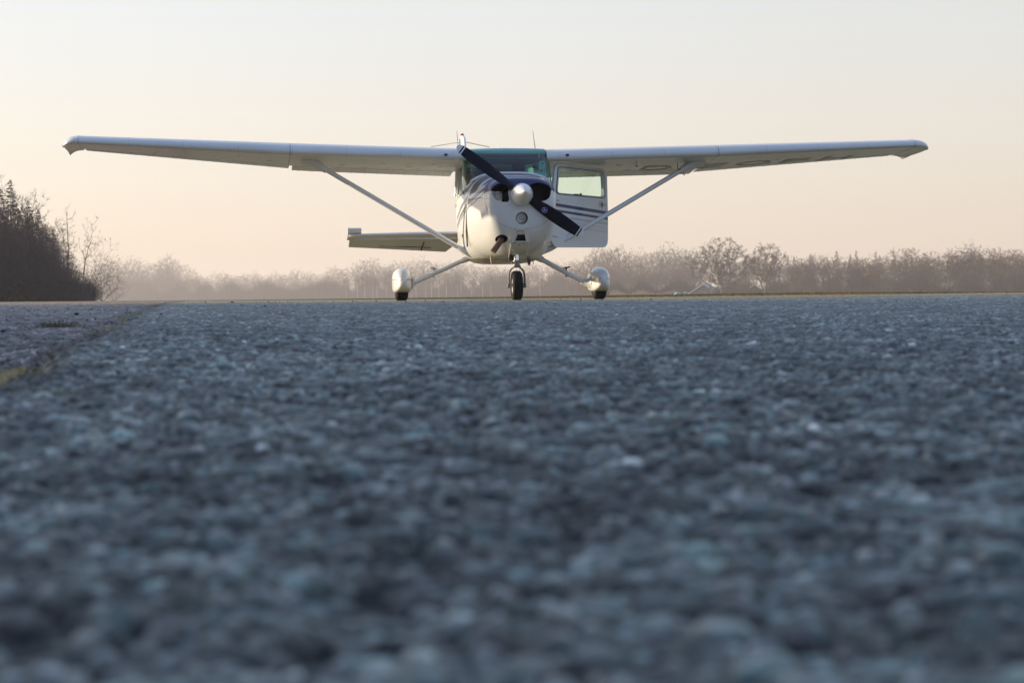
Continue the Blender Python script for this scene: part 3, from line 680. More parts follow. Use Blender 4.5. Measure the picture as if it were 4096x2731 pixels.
# trailing and leading edge heights read off the photograph
def z_at(px, py, Y): return PA(px, py, Y).z
for t_ in (('L root', 1826, 594, YLE+.25), ('L break', 1212, 574, YLE+.25), ('L tip', 316, 543, YLE+.25), ('L rootTE', 1812, 702, YLE+1.63), ('L brTE', 1200, 683, YLE+1.63), ('L tipTE', 327, 601, YLE+1.25),
           ('R root', 2201, 598, YLE+.25), ('R break', 2823, 581, YLE+.25), ('R tip', 3660, 559, YLE+.25), ('R rootTE', 2425, 700, YLE+1.63), ('R brTE', 2731, 691, YLE+1.63), ('R tipTE', 3609, 619, YLE+1.25)):
    p = PA(t_[1], t_[2], t_[3]); print(t_[0], round(p.x, 3), round(p.z, 3))
def wing_station(X, side_):
    ax = abs(X)
    chord = float(np.interp(ax, [0, 2.62, 5.25], [1.63, 1.63, 1.12])); yle = YLE+float(np.interp(ax, [2.62, 5.25], [0, .10]))
    ztop = float(np.interp(ax, WT[side_][0], WT[side_][1])); zte = float(np.interp(ax, WE[side_][0], WE[side_][1]))
    return chord, yle, ztop, zte
WT = {}; WE = {}
def fitpts(lst): a = [PA(px, py, Y) for px, py, Y in lst]; return [abs(p.x) for p in a], [p.z for p in a]
WT[-1] = fitpts([(1826, 594, YLE+.3), (1212, 574, YLE+.3), (316, 543, YLE+.35)]); WE[-1] = fitpts([(1812, 700, YLE+1.63), (1200, 677, YLE+1.63), (327, 601, YLE+1.22)])
WT[1] = fitpts([(2201, 598, YLE+.3), (2823, 581, YLE+.3), (3660, 559, YLE+.35)]); WE[1] = fitpts([(2250, 704, YLE+1.63), (2731, 691, YLE+1.63), (3609, 619, YLE+1.22)])
def wing_ring(X, side_, k=1.0, chord=None, yoff=0, zoff=0):
    ch, yle, ztop, zte = wing_station(X, side_)
    tk = float(np.interp(abs(X), [0, 2.6, 5.3], [.118, .118, .105]))*k
    f, _ = foil(t=tk)
    # chord line from LE height to TE height so that the highest point meets ztop
    slope = None
    zle = ztop-.075*ch*k
    for _ in range(6):
        mxz = max(zle+(zte-zle)*x+z*ch for x, z in f if x < .6); zle += (ztop-mxz)
    return [(X, yle+x*ch+yoff, zle+(zte-zle)*x+z*ch+zoff) for x, z in f], ch, yle, zle, zte
def under(X, y, side_):
    """height of the wing underside"""
    r, ch, yle, zle, zte = wing_ring(X, side_); x = min(max((y-yle)/ch, 0), 1)
    lo = sorted([(p[1], p[2]) for p in r[NU-1:]]+[(r[0][1], r[0][2])]); return float(np.interp(y, [a for a, _ in lo], [c for _, c in lo]))
m_wing = mat('wing_paint', (.68, .67, .65), .26, coat=.35, var=.04, scale=2)
nt = m_wing.node_tree; x_ = NT(nt); bs = nt.nodes['Principled BSDF']; src = bs.inputs['Base Color'].links[0].from_socket
t = nt.nodes.new('ShaderNodeTexCoord'); sp = nt.nodes.new('ShaderNodeSeparateXYZ'); nt.links.new(t.outputs['Object'], sp.inputs[0])
ax_ = x_.m('ABSOLUTE', sp.outputs[0]); fr_ = x_.m('FRACT', x_.m('MULTIPLY', ax_, 1/.66))
jn = x_.m('LESS_THAN', fr_, .008); jn2 = x_.band(ax_, 2.665, 2.680)
b_ = x_.mix(x_.m('MULTIPLY', jn, .35), src, (.2, .2, .2)); b_ = x_.mix(x_.m('MULTIPLY', jn2, .6), b_, (.15, .15, .15))
nt.links.new(b_, bs.inputs['Base Color'])
for side_ in (-1, 1):
    XT = 5.24 if side_ > 0 else 5.23
    st = [.50, .8, 1.2, 1.7, 2.2, 2.62, 2.7, 3.2, 3.8, 4.4, 5.0, XT]
    # main panel stops where flap and aileron begin
    CUT = .74
    b = MB(); rings = []
    for ax in st:
        r, ch, yle, zle, zte = wing_ring(side_*ax, side_); rings.append(r)
    # trim ring to x<CUT by clamping onto a vertical web
    rr3 = []
    for r, ax in zip(rings, st):
        ch, yle, zt, ze = wing_station(side_*ax, side_); yc = yle+CUT*ch
        up = sorted([(p[1], p[2]) for p in r[:NU]]); lo = sorted([(p[1], p[2]) for p in r[NU-1:]]+[(r[0][1], r[0][2])])
        zu = np.interp(yc, *zip(*up)); zl = np.interp(yc, *zip(*lo)); out = []
        for i, p in enumerate(r):
            if p[1] > yc: out.append((p[0], yc, float(zu if i < NU else zl)))
            else: out.append(p)
        out[0] = (r[0][0], yc, float((zu+zl)/2)); rr3.append(out)
    b.loft(rr3); wing = b.build('wing', m_wing, air, auto=30)
    def panel(name, x0, x1, dz, gap=.012, drop=0., nx=8, step=0.):
        b = MB(); rs = []
        for ax in np.linspace(x0, x1, nx):
            X = side_*ax; r, ch, yle, zle, zte = wing_ring(X, side_); yc = yle+CUT*ch+gap
            up = sorted([(p[1], p[2]) for p in r[:NU]]); lo = sorted([(p[1], p[2]) for p in r[NU-1:]]+[(r[0][1], r[0][2])])
            ys_ = np.linspace(yc, yle+ch, 7); ring = [(X, y, float(np.interp(y, *zip(*up)))-drop*(y-yc)) for y in ys_]
            ring += [(X, y, float(np.interp(y, *zip(*lo)))-drop*(y-yc)-.002) for y in ys_[::-1]]
            rs.append(ring)
        b.loft(rs)
        # pressed stiffening ribs of the skin, standing out along the trailing edge
        t_ = b
        nck = int((x1-x0)/.16)
        for i in range(nck):
            ax = x0+(i+.5)*(x1-x0)/nck; X = side_*ax; r, ch, yle, zle, zte = wing_ring(X, side_); yc = yle+CUT*ch+gap
            lo = sorted([(p[1], p[2]) for p in r[NU-1:]]+[(r[0][1], r[0][2])])
            y0, y1 = yc+.1*(yle+ch-yc), yle+ch+.004
            pts = [(X, y, float(np.interp(y, *zip(*lo)))-drop*(y-yc)-.002) for y in (y0, (y0+y1)/2, y1)]; t_.tube(pts, .0055, 6)
        return b.build(name, m_wing, wing, auto=30)
    panel('flap', .56, 2.62, 0, drop=.05, gap=.014)
    panel('aileron', 2.66, XT-.03, 0, drop=.0)
    # tip fairing: ring shrinks outwards, trailing edge drawn down and back
    b = MB(); rs = []
    base, ch, yle, zle, zte = wing_ring(side_*XT, side_)
    OUT = .23 if side_ > 0 else .20
    for k, (s, cy, cz) in enumerate(((0, 1, 1), (.2, .998, 1), (.4, .99, .985), (.6, .975, .94), (.78, .945, .83), (.9, .91, .66), (.97, .87, .45), (1.0, .83, .20))):
        ring = []
        for (X, y, z) in base:
            f = (y-yle)/ch; zc_ = zle+(zte-zle)*f
            drp = -.055*s**3.4*(1-.45*f) - (.022 if side_ > 0 else .034)*(s**3.0)*max(0, (f-.72)/.28)
            yy = yle+ch*(1-(1-f)*cy) if True else y
            ring.append((X+side_*OUT*s*(1-.24*f**3 if side_ > 0 else 1-.10*f**3), yy+.02*s, zc_+(z-zc_)*cz+drp))
        rs.append(ring)
    b.loft(rs); tipo = b.build('wing_tip', m_wing, wing, auto=50)
    b = MB(); b.tube([(p[0]*1.0005, p[1], p[2]) for p in (base+[base[0]])], .0025, 6, caps=False); b.build('tip_seam', mat('seam_dark', (.10, .10, .10), .6), wing)
    lx_ = side_*(XT+OUT+.004); b = MB(); b.lathe([(-.07, .004), (-.05, .014), (0, .022), (.06, .014), (.09, .004)], (lx_, yle+.42, zle-.050), (0, 1, 0), 16)
    b.build('navigation_light', redm if side_ > 0 else greenm, wing)
    # cabin air inlet: dark half-round hole in the leading edge
    q = PA(1783 if side_ < 0 else 2269, 618.5 if side_ < 0 else 620, YLE+.01)
    b = MB(); hp = [(q.x+.022*math.cos(a), q.z+.004+.022*math.sin(a)*(1.0 if math.sin(a) < 0 else .25)) for a in np.linspace(0, 2*math.pi, 24)[:-1]]
    b.prism([(x, YLE-.016, z) for x, z in hp], (0, .08, 0)); b.build('air_vent', dark, wing, smooth=False)
    # strut with cuffs
    if side_ < 0: ptop, pbot = (1232, 626), (1872, 1012)
    else: ptop, pbot = (2788, 640), (2215, 985)
    SYT, SYB = YLE+.52, 1.78
    T = PA(*ptop, SYT); B_ = PA(*pbot, SYB); T.z = min(T.z+.02, under(T.x, SYT, side_)+.02)
    if side_ < 0: B_.x = max(B_.x, -.58)
    dr_ = (B_-T)
    fd = dr_.cross(Vector((0, 1, 0))).normalized()
    b = MB(); b.tube([T, T+dr_*.33, T+dr_*.66, B_], .052, 20, flat=.58, fdir=fd); strut = b.build('wing_strut', white, air)
    b = MB(); b.tube([T+Vector((-side_*-.07, 0, .012)), T+dr_*.02, T+dr_*.06, T+dr_*.115, T+dr_*.118], [.120, .108, .084, .066, .058], 20, flat=.66, fdir=fd); b.build('strut_cuff', white, strut)
    b = MB(); b.tube([B_-dr_*.060, B_-dr_*.055, B_-dr_*.02, B_+Vector((-side_*.04, 0, -.022)), B_+Vector((-side_*.20, 0, -.09))], [.050, .058, .062, .064, .060], 20, flat=.62, fdir=fd); b.build('strut_cuff', white, strut)
    if side_ > 0:
        b = MB(); p0 = T+dr_*.119; b.tube([p0, p0+dr_*.012], .057, 20, flat=.64, fdir=fd); b.build('strut_clamp', chrome, strut)
        # pitot tube
        q = PA(2545, 628, YLE+.35); zz = under(q.x, YLE+.35, 1); b = MB(); b.tube([(q.x, YLE+.35, zz+.01), (q.x, YLE+.35, zz-.055)], .008, 8); b.tube([(q.x, YLE+.37, zz-.055), (q.x, YLE+.20, zz-.06)], .009, 8); b.build('pitot_tube', metal, wing)
        b = MB(); p0 = T+dr_*.115; b.tube([(p0.x-.04, p0.y, p0.z+.10), (p0.x-.045, p0.y, p0.z-.0)], .004, 6); b.build('drain_pipe', black, wing); b = MB(); b.tube([(p0.x+.03, p0.y+.02, p0.z-.03), (p0.x+.055, p0.y+.02, p0.z-.06)], .006, 6); b.build('tie_down', black, wing)
    # inspection covers and small fittings under the wing
    for ax, fy in ((.75, .45), (.85, .30), (1.15, .5), (1.5, .35), (2.0, .55), (2.9, .5), (3.6, .5), (4.3, .5), (1.0, .66), (1.7, .67)):
        X = side_*ax; ch, yle2, _, _ = wing_station(X, side_); y = yle2+fy*ch; z = under(X, y, side_)
        b = MB(); b.lathe([(-.003, .045), (-.001, .05), (.004, .05)], (X, y, z), (0, 0, 1), 16); b.build('inspection_cover', m_wing, wing)
    rg_ = random.Random(3+side_)
    for i in range(16):
        ax = .6+i*.27+rg_.uniform(-.03, .03); X = side_*ax; ch, yle2, _, _ = wing_station(X, side_); y = yle2+ch*rg_.choice((.70, .71, .3, .5)); z = under(X, y, side_)
        b = MB(); b.lathe([(-.004, .004), (.002, .009)], (X, y, z), (0, 0, 1), 8); b.build('fastener', dark, wing)

# registration under the port wing
def letters(s, X0_, X1_, yf, yb, pref):
    cu = bpy.data.curves.new('txt', 'FONT'); cu.body = s; cu.size = 1; o = bpy.data.objects.new('txt', cu); C.objects.link(o); bpy.context.view_layer.update()
    me = bpy.data.meshes.new_from_object(o.evaluated_get(bpy.context.evaluated_depsgraph_get())); bpy.data.objects.remove(o)
    bm = bmesh.new(); bm.from_mesh(me); bmesh.ops.subdivide_edges(bm, edges=[e for e in bm.edges if e.calc_length() > .12], cuts=2); bmesh.ops.triangulate(bm, faces=bm.faces)
    xs = [v.co.x for v in bm.verts]; ys = [v.co.y for v in bm.verts]; x0, x1, y0, y1 = min(xs), max(xs), min(ys), max(ys)
    for v in bm.verts:
        X = X0_+(v.co.x-x0)/(x1-x0)*(X1_-X0_); ch, yl, _, _ = wing_station(X, 1)
        y = yb+(v.co.y-y0)/(y1-y0)*(yf-yb)+(yl-YLE)*.5; v.co = Vector((X, y, under(X, y, 1)-.0035))
    bm.to_mesh(me); bm.free(); me.materials.append(greypaint); ob = bpy.data.objects.new(pref, me); C.objects.link(ob); ob.parent = air; return ob
def lx(px, py): return PA(px, py, YLE+.95).x
for ch_, a, c in (('D', 2567, 2684), ('E', 2798, 2903), ('O', 2943, 3083), ('F', 3130, 3235), ('H', 3288, 3400)):
    letters(ch_, lx(a, 660), lx(c, 650), YLE+.72, YLE+1.17, 'registration_letter')
letters('-', lx(2745, 670), lx(2782, 665), YLE+.90, YLE+.98, 'registration_letter')

# --- tail
FY = 6.9
def flat_surface(name, pts, th, parent, m):
    b = MB(); b.prism(pts, th); return b.build(name, m, parent, bevel=.008)
# fin: swept, thin, seen almost edge on; root on the tail cone
ft = PA(1851, 536, 7.35)
b = MB(); rings = []
for z, y0, y1, th in ((1.25, 6.05, 7.30, .10), (1.5, 6.35, 7.38, .09), (2.0, 6.78, 7.55, .075), (2.4, 7.08, 7.66, .062), (ft.z-.03, 7.26, 7.74, .05)):
    ch = y1-y0; xo = ft.x*(z-1.25)/(ft.z-1.25)
    rings.append([(xo+yy*ch/1, y0+x*ch, z) for x, yy in [(x, (v)*th/ch/.12) for x, v in foil(t=.12, m_=.0001)[0]]])
b.loft(rings); fin = b.build('fin', white, air, auto=40)
b = MB(); rings = []
for z, y0, y1, th in ((1.15, 7.32, 7.75, .07), (2.0, 7.57, 7.95, .05), (ft.z-.05, 7.75, 8.02, .03)):
    xo = ft.x*(z-1.25)/(ft.z-1.25); rings.append([(xo-th/2, y0, z), (xo, y0-.008, z), (xo+th/2, y0, z), (xo+.004, y1, z), (xo-.004, y1, z)])
b.loft(rings); b.build('rudder', white, air)
b = MB(); b.lathe([(0, .030), (.02, .028), (.036, .018), (.042, .004)], (ft.x, 7.42, ft.z-.03), (0, 0, 1), 16); b.build('beacon', redm, fin)
for p0, p1 in (((1843, 569), (1723, 588)), ((1858, 568), (1957, 589))):
    a, c = PA(*p0, 7.25), PA(*p1, 6.9); b = MB(); b.tube([a, c], .005, 6); b.build('navigation_antenna', metal, fin)
b = MB()
for p0, p1 in (((1827, 525), (1835, 596)), ((2131, 523), (2142, 600))):
    a, c = PA(*p0, 2.75), PA(*p1, 2.55); b = MB(); b.tube([a, c-Vector((0, 0, .02))], [.0035, .007], 6); b.build('whip_antenna', metal, air)
b = MB(); p = PA(1995, 594, 2.1); b.tube([p-Vector((0, 0, .03)), p+Vector((0, 0, .015))], .008, 8); b.build('roof_probe', metal, air)
# tailplane and elevator, one surface each side
for side_ in (-1, 1):
    PL = lambda px, py, Y: (lambda p: Vector((side_*abs(p.x), p.y, p.z)))(PA(px, py, Y))
    zr, zt_ = PA(1820, 930, 6.3).z, PA(1400, 940, 6.6).z; zer, zet = PA(1788, 1010, 7.25).z, PA(1400, 988, 7.2).z
    b = MB(); rings = []
    for X, y0, y1, z, th in ((.06, 6.18, 6.80, zr-.01, .085), (.8, 6.34, 6.82, (zr+zt_)/2, .075), (1.50, 6.50, 6.84, zt_, .06), (1.68, 6.56, 6.84, zt_-.003, .05), (1.725, 6.62, 6.84, zt_-.006, .03)):
        f = foil(t=.12, m_=.0001)[0]; ch = (y1-y0)
        zh = float(np.interp(X, [0, 1.7], [zr-.055-.03, zt_-.05-.01]))
        rings.append([(side_*X, y0+x*ch, z+(zh+.03-z)*x*0-.05*x+v*th/.12*(1.0 if x < .5 else 1.0)) for x, v in f])
    b.loft(rings); tp = b.build('tailplane', white, air, auto=50)
    b = MB(); rings = []
    for X, y0, y1, th in ((.10, 6.83, 6.98, .05), (.25, 6.83, 7.27, .05), (.8, 6.84, 7.24, .045), (1.45, 6.85, 7.19, .04), (1.67, 6.85, 7.17, .035), (1.70, 6.87, 7.14, .02)):
        zh = float(np.interp(X, [0, 1.7], [zr, zt_]))-.05; ze = float(np.interp(X, [0, 1.7], [zer, zet])); ze = zh+(ze-zh)*(y1-y0)/.40 if X < .2 else ze
        rings.append([(side_*X, y0, zh+th/2), (side_*X, y1, ze+.004), (side_*X, y1, ze-.004), (side_*X, y0, zh-th/2)])
    b.loft(rings); el = b.build('elevator', white, air, auto=30)
    # horn balance, raised ahead of the hinge
    h = [PA(1391, 911, 6.55), PA(1445, 911, 6.55), PA(1444, 931, 6.62), PA(1391, 932, 6.62)]
    xs_ = (abs(h[0].x), abs(h[1].x)); b = MB()
    rings = [[(side_*X, 6.50, h[0].z-.018), (side_*X, 6.53, h[0].z-.004), (side_*X, 6.84, zt_-.025), (side_*X, 6.84, zt_-.07), (side_*X, 6.52, h[3].z)] for X in xs_]
    b.loft(rings); b.build('horn', white, el)
    for i in range(10):
        X = side_*(.32+i*.145); zh = float(np.interp(abs(X), [0, 1.7], [zr, zt_]))-.05; ze = float(np.interp(abs(X), [0, 1.7], [zer, zet]))
        b = MB(); b.tube([(X, 6.90, zh-.028), (X, 7.22, ze-.004)], .004, 5); b.build('stiffener', white, el)
    if side_ < 0:
        b = MB(); X = -abs(PA(1540, 955, 7).x); X2 = X+.9
        za = lambda X_, k: (lambda zh, ze: zh+(ze-zh)*k)(float(np.interp(abs(X_), [0, 1.7], [zr, zt_]))-.05, float(np.interp(abs(X_), [0, 1.7], [zer, zet])))
        b.tube([(-1.25, 7.10, za(1.25, .68)-.012), (-.48, 7.12, za(.48, .68)-.014)], .006, 6)
        b.tube([(-.60, 6.92, za(.6, .12)-.035), (-.62, 7.20, za(.62, .85)-.03)], .008, 6); b.build('trim_tab_rod', black, el)

# --- landing gear
def wheel(name, c, rad, wid, parent, n=48):
    w = MB(); x0 = -wid/2
    prof = [(-.42*wid, rad*.52), (-.5*wid, rad*.66), (-.5*wid, rad*.80), (-.44*wid, rad*.91), (-.33*wid, rad*.972), (-.22*wid, rad*.99), (-.20*wid, rad*.972), (-.18*wid, rad*.992), (-.02*wid, rad), (0, rad*.98), (.02*wid, rad),
            (.18*wid, rad*.992), (.20*wid, rad*.972), (.22*wid, rad*.99), (.33*wid, rad*.972), (.44*wid, rad*.91), (.5*wid, rad*.80), (.5*wid, rad*.66), (.42*wid, rad*.52)]
    w.lathe(prof, c, (1, 0, 0), n, caps=False); wo_ = w.build('wheel', rubber, parent, auto=60)
    # flatten the tyre where it carries weight
    for v in wo_.data.vertices:
        if v.co.z < .002: v.co.z = .002
    h = MB(); h.lathe([(-.40*wid, .01), (-.42*wid, rad*.2), (-.30*wid, rad*.25), (-.30*wid, rad*.45), (-.41*wid, rad*.53), (.41*wid, rad*.53), (.30*wid, rad*.45), (.30*wid, rad*.25), (.42*wid, rad*.2), (.40*wid, .01)], c, (1, 0, 0), 24)
    h.build('hub', white, wo_); return wo_
NWX = PA(2067, 1150, .55).x
wheel('nose', (NWX, .55, .172), .178, .122, air)
b = MB(); ft_, fz = NWX, .375
# fork: wide flat strap over the wheel and down both sides
pts = [(NWX-.092, .55, .155), (NWX-.094, .55, .28), (NWX-.080, .55, .345), (NWX-.045, .55, .385), (NWX, .55, .396), (NWX+.045, .55, .385), (NWX+.080, .55, .345), (NWX+.094, .55, .28), (NWX+.092, .55, .155)]
rings = []
pc = catmull(pts, 5)
b = MB(); pv = [Vector(p) for p in pc]
for i, p in enumerate(pv):
    t_ = (pv[min(i+1, len(pv)-1)]-pv[max(i-1, 0)]).normalized(); nrm = Vector((t_.z, 0, -t_.x)).normalized()
    hwid = .045 if i not in (0, len(pv)-1) else .03
    rings.append([p+Vector((0, s*hwid, 0))+nrm*q*.007 for s, q in ((-1, -1), (1, -1), (1, 1), (-1, 1))])
b.loft(rings); ng = b.build('nose_gear_fork', mat('fork_grey', (.16, .15, .14), .45, .6), air, bevel=.003)
b = MB(); b.tube([(NWX-.108, .55, .172), (NWX+.108, .55, .172)], .014, 12); b.tube([(NWX-.112, .55, .172), (NWX-.080, .55, .172)], .026, 12); b.tube([(NWX+.080, .55, .172), (NWX+.112, .55, .172)], .026, 12); b.build('axle', metal, ng)
b = MB(); b.lathe([(0, .050), (.03, .052), (.035, .038), (.07, .036), (.075, .044), (.09, .044)], (NWX, .55, .385), (0, 0, 1), 20); b.box((NWX, .55, .445), (.125, .03, .022)); b.build('collar', mat('collar', (.28, .25, .22), .5, .4), ng, bevel=.003)
b = MB(); b.tube([(NWX-.003, .55, .46), (NWX, .56, .60)], .027, 24); b.build('oleo_strut', chrome, ng)
b = MB(); rq = random.Random(5)
b.box((NWX, .60, .60), (.11, .10, .035)); b.box((NWX-.02, .66, .575), (.08, .12, .04)); b.tube([(NWX-.10, .58, .60), (NWX-.075, .58, .53), (NWX-.07, .60, .475)], .022, 10)
b.tube([(NWX+.10, .62, .61), (NWX+.06, .60, .57), (NWX+.02, .57, .56)], .013, 8); b.tube([(NWX-.14, .62, .61), (NWX-.05, .60, .60)], .013, 8); b.box((NWX-.125, .62, .60), (.03, .05, .03)); b.box((NWX+.11, .64, .60), (.04, .05, .035)); b.tube([(NWX-.045, .60, .58), (NWX-.05, .60, .47)], .018, 8)
b.build('torque_link', oil, ng, bevel=.003)
# small masts and drains under the belly
b = MB(); p = PA(1964, 1040, .9); b.tube([(p.x, .9, p.z+.06), (p.x, .9, p.z+.02), (p.x+.002, .88, p.z-.055)], [.011, .010, .003], 8); b.build('drain_mast', mat('mast', (.45, .35, .22), .5), air)
b = MB(); p = PA(2114, 1044, 1.4)
fn = [(p.x-.018, p.z+.05), (p.x+.018, p.z+.05), (p.x+.020, p.z-.03), (p.x+.008, p.z-.055), (p.x-.004, p.z-.04)]; b.prism([(x, 1.35, z) for x, z in fn], (0, .10, 0)); b.build('belly_antenna', mat('mast_dark', (.10, .08, .07), .5), air)
b = MB(); p = PA(2131, 1040, 1.6); b.tube([(p.x, 1.6, p.z+.03), (p.x+.008, 1.6, p.z-.06)], [.004, .004], 6); b.build('belly_whip', black, air)
# grimy belly bowl behind the cowling
for side_ in (-1, 1):
    if side_ < 0: top, bot, wc = (1860, 1036), (1652, 1133), (1606, 1150)
    else: top, bot, wc = (2160, 1034), (2333, 1128), (2393, 1150)
    GY = 2.12; T = PA(*top, GY); B_ = PA(*bot, GY+.06); Wc = PA(*wc, GY+.10)
    dr_ = B_-T
    b = MB(); b.tube([T-dr_*.35, T, T+dr_*.5, B_, B_+dr_*.2], [.035, .033, .030, .027, .025], 20); leg = b.build('main_gear_leg', white, air)
    b = MB(); b.tube([T-dr_*.45, T-dr_*.22, T-dr_*.08, T+dr_*.06, T+dr_*.065], [.10, .068, .048, .041, .034], 20); b.build('leg_fairing', white, leg)
    b = MB(); p0 = T+dr_*.60; b.box(p0+Vector((-side_*-.01, -.01, .065)), (.075, .11, .018), Matrix.Rotation(R(-12*side_), 3, 'Y')); b.tube([p0+Vector((0, 0, .02)), p0+Vector((.004*side_, 0, .058))], .010, 8); b.box(p0+Vector((0, 0, -.045)), (.018, .03, .02)); b.build('step', black if side_ > 0 else metal, leg, bevel=.003)
    b = MB(); b.tube([B_-dr_*.01, B_+dr_*.02], .033, 16); b.build('clamp', oil, leg)
    # brake line
    # wheel pant: teardrop fore and aft, upper shell and lower shell
    cx, cy = Wc.x, GY+.12
    pk = [ # Y offset, half width, ztop, zbot
     (-.47, .008, .245, .225), (-.455, .035, .285, .185), (-.42, .062, .325, .150), (-.36, .088, .362, .125), (-.27, .107, .392, .108), (-.15, .117, .408, .100), (0, .118, .412, .100), (.2, .105, .385, .11), (.45, .065, .32, .15), (.62, .02, .26, .20)]
    rings = []
    for k in interp_sections(pk, [-.47, -.465, -.455, -.44, -.42, -.39, -.36, -.32, -.27, -.21, -.15, 0, .1, .2, .33, .45, .55, .62]):
        rings.append(sellipse(cy+k[0], k[1], k[2], k[3], .255, 2.3, 6.0, n=64, cx=cx))
    b = MB(); b.loft(rings); pant = b.build('wheel_fairing', white, air, auto=60)
    b = MB()
    def on_pant(yo, zz):
        k = interp_sections(pk, [yo])[0]; h_ = (k[2]-.255) if zz > .255 else (.255-k[3]); e = 2.3 if zz > .255 else 6.0
        s_ = min(abs(zz-.255)/h_, .999); return k[1]*(1-s_**e)**(1/e)
    l1 = [Vector((cx-on_pant(y, .262)-.001, cy+y, .262)) for y in np.linspace(.4, -.455, 40)]; l2 = [Vector((cx+on_pant(y, .262)+.001, cy+y, .262)) for y in np.linspace(-.455, .4, 40)]
    b.tube(l1+l2, .0028, 6); b.build('seam', mat('seam_dark2', (.08, .08, .08), .6), pant)
    # inboard cuff where the leg enters
    b = MB(); s1 = Vector((cx-side_*.085, cy-.10, .215)); b.tube([s1, s1+(B_-s1)*.45+Vector((0, 0, -.006)), B_, B_+(T-B_)*.03], [.105, .062, .040, .036], 24); b.build('leg_cuff', white, pant)
    wheel('main', (cx+.004*side_, cy-.06, .190), .196, .155, air)
#SCENERY
# ------------------------------------------------------------ trees
bark = mat('bark', (.085, .068, .055), .9, var=.35, scale=3)
bark_l = mat('bark_light', (.14, .11, .085), .9, var=.35, scale=3)
bark_b = mat('bark_birch', (.42, .38, .33), .8, var=.35, scale=2)
twig_m = mat('twigs', (.078, .055, .043), .9, var=.3, scale=.7)
twig_d = mat('twigs_dark', (.052, .038, .042), .9, var=.35, scale=.6)
twig_r = mat('twigs_red', (.098, .046, .030), .9, var=.3, scale=.7)
leaf_m = mat('dead_leaves', (.070, .040, .026), .9, var=.4, scale=1.2)
needle = mat('needles', (.014, .018, .015), .9, var=.5, scale=.8)
def limb(mb, rg, p, d, L, r0, r1, seg, wob, up):
    pts = [Vector(p)]; d = Vector(d).normalized(); dirs = [d.copy()]
    for i in range(seg):
        d = (d+Vector((rg.gauss(0, wob), rg.gauss(0, wob), rg.gauss(0, wob)+up))).normalized(); pts.append(pts[-1]+d*(L/seg)); dirs.append(d.copy())
    if mb is not None: mb.tube(pts, [r0+(r1-r0)*i/seg for i in range(seg+1)], 5 if r0 > .06 else 3, caps=False)
    return pts, dirs
def twigs(tw, rg, p, d, n, L, w, spread=.7, up=.15):
    for _ in range(n):
        q = (d+Vector((rg.gauss(0, spread), rg.gauss(0, spread), rg.gauss(0, spread)+up))).normalized()
        a = q.orthogonal().normalized(); a = a*math.cos(rg.random()*6.28)+q.cross(a)*math.sin(rg.random()*6.28)
        l = L*rg.uniform(.5, 1.2); k = len(tw.v); tw.v += [tuple(p-a*w/2), tuple(p+a*w/2), tuple(p+q*l+Vector((0, 0, rg.gauss(0, .1)*l)))]; tw.f.append((k, k+1, k+2)); tw.mi.append(0)
def leaves(tw, rg, p, n, R_, sz, mi=1):
    for _ in range(n):
        c = p+Vector((rg.gauss(0, R_), rg.gauss(0, R_), rg.gauss(0, R_*.8))); a = Vector((rg.gauss(0, 1), rg.gauss(0, 1), rg.gauss(0, 1))).normalized(); b_ = a.orthogonal().normalized(); s_ = sz*rg.uniform(.6, 1.4)
        k = len(tw.v); tw.v += [tuple(c-a*s_), tuple(c+b_*s_*.6), tuple(c+a*s_), tuple(c-b_*s_*.6)]; tw.f.append((k, k+1, k+2, k+3)); tw.mi.append(mi)
